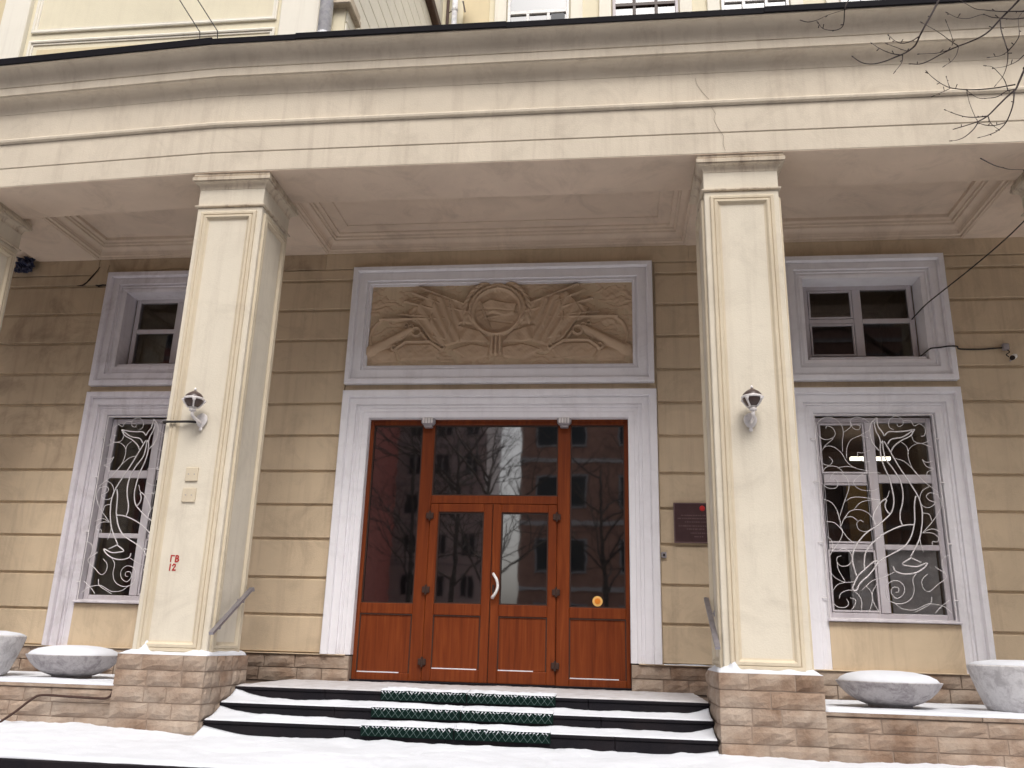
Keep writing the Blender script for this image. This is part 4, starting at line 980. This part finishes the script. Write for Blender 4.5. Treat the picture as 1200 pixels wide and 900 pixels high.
# ------------------------------------------------------------------ wrought window grilles (leaping dolphin among scrolls)
def grille(s, label):
    T = thing('window_grille', label, 'grille', 'white wrought iron window grilles', (s*4.385, -.03, .80))
    cx = 4.385*s
    def P(p, y): return (cx+s*p[0], y, p[1])
    b = MB(); r = .0065
    x0, x1, z0, z1 = -.672, .636, .806, 3.082
    b.tube([P((x0, z0), -.03), P((x0, z1), -.03)], r, 5); b.tube([P((x1, z0), -.03), P((x1, z1), -.03)], r, 5)
    b.tube([P((x0, z0), -.03), P((x1, z0), -.03)], r, 5); b.tube([P((x0, z1), -.03), P((x1, z1), -.03)], r, 5)
    b.build('grille_frame', 'grille', T)
    for (x, d) in ((x0, -.05), (x1, .04)):
        for z in (1.02, 2.30, 2.80, 1.62):
            MB().tube([P((x, z), -.03), P((x+d, z), -.028), P((x+d*1.3, z), .01)], .007, 5).build('fixing_pin', 'grille', T)
    b = MB()
    for l in GRILLE_BOLD: b.tube([P((p.x, p.y), -.036) for p in smooth_line([(a, c, 0) for a, c in l], 4)], .0077, 5)
    b.build('dolphin_figure', 'grille', T, True)
    for l in GRILLE_FINE:
        MB().tube([P((p.x, p.y), -.028) for p in smooth_line([(a, c, 0) for a, c in l], 4)], .0043, 4).build('scroll', 'grille', T, True)
grille(1, 'white wrought iron dolphin grille over the right lower window')
grille(-1, 'white wrought iron dolphin grille over the left lower window, partly behind the pillar')

# ------------------------------------------------------------------ pillar lamps
def lamp(cx, z, turn, label, lean):
    y = PF-.03
    T = thing('wall_lamp', label, 'lamp', 'globe lamps on the porch pillars', (cx, PF, z-.28))
    cy = y-.13; zc = z
    # wall bracket: leaf-shaped back plate with drop
    px = cx+lean
    b = MB().lathe([(.005,-.10),(.018,-.092),(.018,-.075),(.012,-.066),(.035,-.05),(.058,-.01),(.062,.02),(.05,.055),(.02,.075),(.004,.08)], (px, PF-.018, zc-.185), 16, 1, .32); b.build('wall_plate', 'lamp_white', T, True)
    b = MB().tube(smooth_line([(px, PF-.02, zc-.20), (px-.01*lean, PF-.07, zc-.205), (cx+lean*.3, cy, zc-.17), (cx, cy, zc-.125), (cx, cy, zc-.105)], 4), [.016]*17, 8); b.build('arm', 'lamp_white', T, True)
    MB().lathe([(.018,-.125),(.034,-.12),(.036,-.100),(.026,-.095),(.045,-.083),(.03,-.08)], (cx, cy, zc), 16).build('cup', 'lamp_white', T, True)
    prof = [(.036,-.085),(.062,-.064),(.082,-.035),(.090,0),(.090,.006),(.084,.03),(.060,.056),(.030,.076),(.006,.088)]
    MB().lathe(prof, (cx, cy, zc), 24).build('shade', 'lamp_dark', T, True)
    MB().lathe([(.089,-.010),(.099,-.006),(.101,.004),(.093,.012),(.086,.012)], (cx, cy, zc), 28).build('band', 'lamp_white', T, True)
    for k in range(4):
        t = turn+k*math.pi/2
        pts = []
        for (r, zz) in [(.040,-.088),(.064,-.066),(.085,-.036),(.094,-.004)]: pts.append((cx+r*1.03*math.cos(t), cy+r*1.03*math.sin(t), zc+zz))
        MB().tube(pts, [.010,.008,.010,.024], 6).build('cage_rib', 'lamp_white', T, True)
    MB().lathe([(.004,.084),(.012,.09),(.014,.10),(.008,.112),(.003,.118)], (cx, cy, zc), 10).build('finial', 'lamp_white', T, True)
lamp(-2.705, 2.66, R(-62), 'dark globe lamp with white cage on the left pillar', .035)
lamp(2.655, 2.65, R(-130), 'dark globe lamp with white cage on the right pillar', -.005)
b = MB().tube(smooth_line([(-2.72,PF-.03,2.46),(-2.80,PF-.035,2.465),(-2.92,PF-.05,2.46),(-3.03,PF-.045,2.46),(-3.06,PF-.01,2.46),(-3.06,PF+.3,2.45)], 4), .012, 6)
tag(b.build('lamp_cable', 'cable', None, True), 'short black cable running left from the left pillar lamp', 'cable')

# cover plates on the left pillar
for (z, lab) in ((1.94, 'square cream cover plate on the left pillar, the upper one'), (1.735, 'square cream cover plate on the left pillar, the lower one')):
    T = thing('cover_plate', lab, 'cover plate', 'cover plates on the left pillar', (-2.70, PF, z))
    w = .062 if z > 1.8 else .068
    MB().bbox(-2.70-w, -2.70+w, PF-.016, PF+.002, z-.068, z+.068, .004).build('plate', 'cream_rim', T)
    for sx in (-1, 1): MB().tube([(-2.70+sx*.03, PF-.019, z), (-2.70+sx*.03, PF-.01, z)], .006, 6).build('screw', 'steel_old', T)

# bronze plaque, call button
T = thing('plaque', 'dark bronze plaque with small red emblem on the wall right of the door', 'plaque', None, (2.30, -.03, 1.58))
MB().bbox(2.075, 2.535, -.034, .002, 1.59, 2.045, .006).build('plate', 'plaque', T)
q = MB(); e = .012
for (a, c, d, f) in ((2.075,2.535,2.033,2.045),(2.075,2.535,1.59,1.602),(2.075,2.087,1.602,2.033),(2.523,2.535,1.602,2.033)): q.bbox(a, c, -.040, -.033, d, f, .002)
q.build('plate_rim', 'plaque_print', T)
MB().lathe([(.03,0),(.032,.003),(.02,.006),(.003,.007)], (0,0,0), 16).build('emblem', 'red_enamel', T, True)
em = COL.objects['emblem']; em.matrix_parent_inverse = Matrix.Identity(4); em.rotation_euler = (R(90), 0, 0); em.location = Vector((2.398, -.034, 1.982))-Vector(T.location)
for (z, a, c) in ((1.90,2.16,2.47),(1.865,2.12,2.50),(1.825,2.20,2.44),(1.78,2.13,2.50),(1.745,2.22,2.42),(1.70,2.26,2.46),(1.66,2.30,2.40)):
    b = MB(); x = a
    while x < c:
        w = random.uniform(.008, .02); b.box(x, min(x+w, c), -.0352, -.0335, z-.005, z+.007); x += w+random.uniform(.004, .012)
    b.build('faded_lettering', 'plaque_print', T)
T = thing('call_button', 'small grey call button on the wall beside the right door trim', 'button', None, (1.955, -.03, 1.45))
MB().bbox(1.926, 1.985, -.03, .0, 1.42, 1.485, .005).build('housing', 'steel_old', T); MB().bbox(1.945, 1.968, -.036, -.029, 1.438, 1.467, .003).build('key', 'seal', T)

# grey box lights on the door posts
for (x, lab) in ((-.86, 'small grey box light above the left door post'), (.81, 'small grey box light above the right door post')):
    T = thing('box_light', lab, 'light', 'box lights over the door', (x, .09, 3.0))
    MB().bbox(x-.085, x+.085, .0, .10, 2.985, 3.085, .026).build('housing', 'steel_old', T, False)
    b = MB()
    for k in range(4): b.bbox(x-.066+k*.034, x-.040+k*.034, -.012, .002, 3.0, 3.068, .006)
    b.build('lens', 'lamp_white', T)
    MB().bbox(x-.05, x+.05, .02, .10, 2.955, 2.986, .008).build('bracket', 'steel_old', T)

# orange ring sticker on the right side light
T = thing('ring_sticker', 'round orange sticker low on the right side glass', 'sticker', None, (1.205, .137, .93))
def disc(name, r0, r1, y, mat):
    n = 32; V = []; F = []
    for k in range(n):
        t = 2*math.pi*k/n
        for r in (r0, r1): V.append((1.205+r*math.cos(t), y, .935+r*math.sin(t)))
    for k in range(n): j = (k+1) % n; F.append((2*k, 2*k+1, 2*j+1, 2*j))
    mesh(name, V, F, mat, T)
disc('outer_ring', .034, .058, .1375, 'yellow'); disc('inner_ring', .0, .034, .1372, 'orange')

# security camera with junction box, its cable, the second cable
T = thing('security_camera', 'small white bullet camera under a junction box on the right wall', 'camera', None, (5.93, -.05, 3.78))
MB().bbox(5.885, 5.955, -.05, .0, 3.855, 3.935, .008).build('junction_box', 'steel_old', T)
MB().tube(smooth_line([(5.93,-.03,3.86),(5.94,-.06,3.82),(5.90,-.06,3.79),(5.93,-.05,3.765)], 4), .006, 5).build('lead', 'cable', T)
MB().tube([(5.96,-.0,3.735),(5.965,-.05,3.74)], .012, 6).build('mount', 'steel_old', T)
MB().tube([(5.995,-.05,3.775),(5.94,-.11,3.735)], .030, 12).build('body', 'white_enamel', T)
MB().tube([(5.941,-.109,3.736),(5.925,-.126,3.724)], [.029,.025], 12).build('lens', 'seal', T)
b = MB().tube(smooth_line([(4.98,.16,3.83),(5.02,.10,3.84),(5.06,.0,3.865),(5.09,-.05,3.88),(5.18,-.062,3.885),(5.27,-.092,3.89),(5.36,-.094,3.885),(5.42,-.015,3.88),(5.65,-.012,3.875),(5.8,-.012,3.885),(5.90,-.014,3.89)], 4), .009, 6)
tag(b.build('camera_cable', 'cable', None, True), 'dark cable running from the right upper window to the security camera', 'cable')
b = MB().tube(smooth_line([(4.995,.185,4.335),(5.08,-.06,4.42),(5.2,-.16,4.51),(5.5,-.45,4.72),(5.8,-.85,4.95),(6.1,-1.25,5.26)], 5), .0075, 5)
tag(b.build('window_cable', 'cable', None, True), 'loose black cable strung from the right upper window toward the porch ceiling', 'cable')
# crumpled dark blue sheet stuffed behind the leftmost pillar
me_b = MB(); n = 14
V = []; F = []
for j in range(n):
    for i in range(n):
        x = -6.72+.26*i/(n-1); z = 5.10+.22*j/(n-1)
        V.append((x, -.07-.05*float(vnoise(np.array(x*26), np.array(z*30), 3))-.03*random.random(), z+.02*random.random()))
for j in range(n-1):
    for i in range(n-1): F.append((j*n+i, j*n+i+1, (j+1)*n+i+1, (j+1)*n+i))
o = mesh('crumpled_sheet', V, F, 'blue_plastic'); mo = o.modifiers.new('s', 'SOLIDIFY'); mo.thickness = .01
tag(o, 'crumpled dark blue plastic sheet under the ceiling at the far left', 'plastic sheet')

# ------------------------------------------------------------------ upper buildings behind the porch roof
U = thing('side_wing', 'pale cream upper wing with framed wall panels above the left porch roof', 'building', None, (-5.5, 1.5, 5.75))
MB().box(-7.9, -2.46, .06, 6.2, 5.76, 17).build('wall', 'upper', U)
MB().box(-14, -7.9, .35, 6.2, 5.76, 17).build('side_wall', 'upper_ochre', U)
for k in range(18): MB().bbox(-13.9, -7.91, .30, .352, 6.0+k*.6, 6.57+k*.6, .012).build('wall_course', 'upper_ochre', U)
for (a, c) in ((-7.90,-7.47), (-3.42,-2.83)): MB().bbox(a, c, -.03, .07, 5.77, 17, .012).build('pilaster', 'upper_white', U)
P_UP = [(0,0),(0,.03),(.02,.036),(.04,.03),(.043,.012),(.075,.016),(.08,0)]
mesh('panel_frame', *sweep_frame(-7.40, -3.50, 9.16, 14.0, P_UP, .06), 'upper_white', U)
mesh('panel_frame', *sweep_frame(-7.40, -3.50, 6.5, 9.02, P_UP, .06), 'upper_white', U)
MB().bbox(-7.25, -3.64, .045, .061, 6.65, 8.86, .01).build('wall_panel', 'upper_ochre', U)
for k in range(26):
    MB().bbox(-2.47, -2.44, .10, 6.1, 7.2+k*.38, 7.56+k*.38, .008).build('wall_course', 'upper_white', U)
MB().bbox(-2.60, -2.30, .02, 6.1, 13.25, 13.48, .02).build('string_course', 'rod', U)
for (a, c, z) in ((-2.72,-2.36, 9.30), (-2.70,-2.38, 9.42)): MB().bbox(a, c, -.06, .5, z, z+.10, .015).build('cornice_return', 'capital', U)
def downpipe(x, y, r, z0, z1, mat, label):
    T = thing('downpipe', label, 'downpipe', None, (x, y, z0))
    MB().tube([(x, y, z0), (x, y, z1)], r, 14).build('pipe', mat, T, True)
    for z in np.arange(z0+.9, z1, 1.1): MB().lathe([(r+.006,0),(r+.012,.01),(r+.012,.05),(r+.006,.06)], (x, y, float(z)), 14).build('collar', mat, T)
    for z in np.arange(z0+.95, z1, 2.2): MB().tube([(x, y, float(z)), (x-.16, y+.10, float(z))], .012, 6).build('clamp', 'rod', T)
downpipe(-2.705, -.06, .095, 6.70, 16, 'pipe', 'white downpipe at the corner of the upper wing')
downpipe(-2.12, 5.88, .065, 6.70, 17, 'pipe', 'grey downpipe in the far corner with a dish beside it')
tag(MB().tube([(-2.29,5.92,6.7),(-2.29,5.92,17)], .035, 8).build('riser_pipe', 'rod', None, True), 'thin brown riser pipe in the corner behind the porch roof', 'pipe')
B = thing('rear_building', 'pale yellow upper storey with white windows behind the porch roof', 'building', None, (8, 8, 6))
MB().box(-2.44, 24, 6.06, 9, 6.7, 19).build('wall', 'upper', B)
MB().bbox(-1.95, -1.35, 6.03, 6.07, 6.7, 19, .01).build('wall_strip', 'upper_ochre', B)
def rear_window(x0, x1, kind):
    z0, z1 = 12.2, 15.6; y = 6.0
    T = MB()
    for (a, c, d, f) in ((x0, x0+.07, z0, z1), (x1-.07, x1, z0, z1), (x0+.07, x1-.07, z0, z0+.07), (x0+.07, x1-.07, z1-.07, z1)): T.bbox(a, c, y-.02, y+.08, d, f, .01)
    fr = T.build('window', 'white_enamel' if kind != 2 else 'sash', B)
    MB().box(x0+.07, x1-.07, y+.03, y+.045, z0+.07, z1-.07).build('pane', 'sky_glass', fr)
    n = 3; w = (x1-x0)/n; q = MB()
    mt2 = 'white_enamel' if kind != 2 else 'hinge'
    for k in range(1, n): q.bbox(x0+k*w-.035, x0+k*w+.035, y-.015, y+.06, z0+.07, (14.12 if kind != 2 else z1-.07), .008)
    q.build('mullion', mt2, fr)
    for z in ((14.15,) if kind != 2 else (13.2, 13.75, 14.2, 14.7)): MB().bbox(x0+.07, x1-.07, y-.018, y+.062, z-.045, z+.045, .008).build('transom', mt2, fr)
    if kind == 1: MB().bbox(x0+2*w+.06, x1-.10, y-.012, y+.02, 12.4, 14.08, .006).build('insect_screen', 'far_glass', fr)
    for (a, c) in ((x0-.30, x0-.03), (x1+.03, x1+.30)): MB().bbox(a, c, y-.02, y+.07, 11.5, 17, .012).build('window_pilaster', 'upper_white', B)
for i, (a, c) in enumerate(((-.92,.48), (1.45,2.9), (3.83,5.28), (6.36,7.75), (8.9,10.3))): rear_window(a, c, (1, 2, 3, 1, 3)[i])
T = thing('satellite_dish', 'small white satellite dish beside the grey downpipe, at the top edge', 'satellite dish', None, (-1.9, 5.7, 14.3))
b = MB().lathe([(.02,0),(.12,.02),(.2,.06),(.205,.065),(.12,.03),(.01,.012)], (0,0,0), 24); o = b.build('dish', 'white_enamel', T, True)
o.matrix_parent_inverse = Matrix.Identity(4); o.rotation_euler = (R(70), 0, R(25)); o.location = (.03, -.1, .12)
MB().tube([(-1.9,5.98,14.25),(-1.9,5.7,14.3)], .02, 6).build('mount', 'steel_old', T)
for (x0, x1, lab) in ((-5.05,-4.55,'thin black wire rising above the left roof edge, the left one of two'), (-4.78,-4.28,'thin black wire rising above the left roof edge, the right one of two')):
    tag(MB().tube([(x1+.05, -.1, 8.3), (x1, -.15, 8.85), (x0, -.3, 9.6), (x0-.7, -.5, 10.6)], .008, 5).build('roof_wire', 'cable', None), lab, 'wire')

# ------------------------------------------------------------------ bare tree whose twigs hang into the top right corner
def bare_tree(name, label, base, height, mat, seed, group, levels=4, twigs=None, lean=(0,0), r0=.16, grow=True):
    T = thing(name, label, 'tree', group, base)
    g = random.Random(seed); wood_b = MB(); cr = MB()
    bx, by, bz = base
    top = Vector((bx+lean[0], by+lean[1], bz+height*.62))
    trunk = [Vector(base).lerp(top, t) + Vector((.12*math.sin(5*t+seed), .10*math.cos(4*t+seed), 0)) for t in np.linspace(0, 1, 8).tolist()]
    wood_b.tube(trunk, [r0*(1-.62*t) for t in np.linspace(0, 1, 8)], 9)
    wood_b.build('trunk', mat, T, True)
    def br(p, d, l, r, lev):
        n = 4; pts = [p]; q = p.copy(); dd = d.copy()
        for i in range(n):
            dd = (dd + Vector((g.gauss(0,.22), g.gauss(0,.22), g.gauss(.04,.16)))).normalized(); q = q + dd*l/n; pts.append(q.copy())
        cr.tube(pts, [r*(1-.7*i/n) for i in range(n+1)], 5 if lev < 2 else 4, False)
        if lev >= levels: return
        for k in range(g.randint(3, 4)):
            t = g.uniform(.3, 1); i = min(n-1, int(t*n)); s = pts[i].lerp(pts[i+1], t*n-i)
            nd = (dd + Vector((g.gauss(0,.7), g.gauss(0,.7), g.gauss(.15,.5)))).normalized()
            br(s, nd, l*g.uniform(.5,.72), r*.5, lev+1)
    if grow:
        for k in range(11):
            t = g.uniform(.35, 1); i = min(6, int(t*7)); s = trunk[i].lerp(trunk[i+1], t*7-i)
            a = g.uniform(0, 2*math.pi); br(s, Vector((math.cos(a), math.sin(a), g.uniform(.5, 1.3))).normalized(), height*g.uniform(.18,.3), r0*.36, 1)
        cr.build('crown', mat, T)
    return T, trunk, top
T, trunk, top = bare_tree('bare_tree', 'bare dark twigs of a tree reaching in at the top right corner', (6.6,-4.9,GRND), 11, 'bark', 3, None, lean=(-.15,.1), r0=.17, grow=False)
cr = MB()
def tw(p0, pts, r0):
    cr.tube(smooth_line([p0]+pts, 4), [r0*(1-.6*i/(4*len(pts))) for i in range(4*len(pts)+1)], 6)
fork = [Vector((6.5,-4.85,3.9)), Vector((6.46,-4.85,5.0)), Vector((6.46,-4.85,5.6))]
tw(fork[0], [Vector((5.6,-4.4,4.35)), Vector((4.9,-4.2,4.75)), Vector((4.44,-4.18,4.63))], .035)
tw(fork[1], [Vector((5.6,-4.8,5.6)), Vector((4.8,-4.65,5.35)), Vector((4.29,-4.62,4.92))], .032)
tw(fork[2], [Vector((5.6,-5.0,6.2)), Vector((4.5,-4.95,5.9)), Vector((3.85,-4.9,5.25)), Vector((3.68,-4.88,4.83))], .035)
tw(fork[2], [Vector((5.4,-5.2,6.6)), Vector((4.0,-5.2,6.2)), Vector((3.2,-5.15,5.25)), Vector((3.03,-5.13,4.69))], .032)
tw(fork[0], [Vector((5.5,-4.3,4.1)), Vector((4.9,-4.2,4.0)), Vector((4.5,-4.2,3.72))], .02)
cr.build('bough', 'bark', T, True)
tg = MB(); g = random.Random(5)
for r, pts in TWIGS:
    sp = smooth_line(pts, 4); m = len(sp)
    tg.tube(sp, [max(.0016, r*.78*(1-.66*i/(m-1))) for i in range(m)], 5)
    for i in range(3, m, 3):           # buds and short spurs
        d = (sp[i]-sp[i-1]).normalized()
        if g.random() < .42:
            o_ = d.orthogonal().normalized(); o_.rotate(Euler((0, g.uniform(0, 6), 0))); e = sp[i]+(d*.5+o_).normalized()*g.uniform(.012,.035)
            tg.tube([sp[i], e], [.0022, .0035], 4)
    tg.tube([sp[-1]-(sp[-1]-sp[-2])*.2, sp[-1]+(sp[-1]-sp[-2]).normalized()*.02], [.004, .0025], 4)
tg.build('twigs', 'bark', T, True)

# ------------------------------------------------------------------ across the street (seen in the door glass)
def block(name, label, x0, x1, y, h, mat, nxw, nz, wide, sill=True):
    T = thing(name, label, 'building', 'apartment blocks across the street', ((x0+x1)/2, y, GRND))
    MB().box(x0, x1, y-9, y, GRND, h).build('wall', mat, T)
    pw = (x1-x0)/nxw; ph = (h-GRND-1)/nz
    wm = None; pm = None
    for j in range(nz):
        for i in range(nxw):
            cx = x0+(i+.5)*pw; cz = GRND+1.0+(j+.5)*ph; w2, h2 = wide*pw/2, ph*.27
            if wm is None:
                q = MB(); e = .12
                for (a, c, d, f) in ((-w2, -w2+e, -h2, h2), (w2-e, w2, -h2, h2), (-w2+e, w2-e, -h2, -h2+e), (-w2+e, w2-e, h2-e, h2), (-.06, .06, -h2+e, h2-e)): q.box(a, c, 0, .1, d, f)
                wm = bpy.data.meshes.new('window'); wm.from_pydata(q.V, [], q.F); wm.materials.append(MT['far_frame'])
                q = MB().box(-w2+e, w2-e, .01, .05, -h2+e, h2-e); pm = bpy.data.meshes.new('pane'); pm.from_pydata(q.V, [], q.F); pm.materials.append(MT['far_glass'])
            wo_ = link(bpy.data.objects.new('window', wm), T); wo_.location = (cx, y, cz)
            po = bpy.data.objects.new('pane', pm); COL.objects.link(po); po.parent = wo_
        MB().box(x0, x1, y, y+.12, GRND+1.0+j*ph-.12, GRND+1.0+j*ph+.12).build('string_course', 'far_grey' if mat != 'far_grey' else 'far_frame', T)
    return T
block('apartment_block', 'tall red brick apartment block reflected at the left of the door glass', -46, -15.6, -46, 30, 'brick_red', 7, 9, .30)
block('apartment_block', 'pale panel apartment block reflected near the middle of the door glass', -24, -9.2, -60, 40, 'far_grey', 6, 12, .5)
block('apartment_block', 'orange brick apartment block with wide windows reflected at the right of the door glass', -4.1, 40, -40, 26, 'brick_orange', 9, 7, .62)
for (x, y, h, sd_, lab) in ((-4.6,-22,15,11,'bare street tree across the road reflected in the door transom glass'), (-7.5,-27,16,12,'bare street tree reflected in the left door leaf glass'), (1.0,-25,14,13,'bare street tree reflected in the right side glass'), (-2.6,-17,11,14,'slim bare street tree reflected between the two door leaves')):
    bare_tree('street_tree', lab, (x, y, GRND), h, 'birch', sd_, 'bare trees across the street', 4, r0=.13)
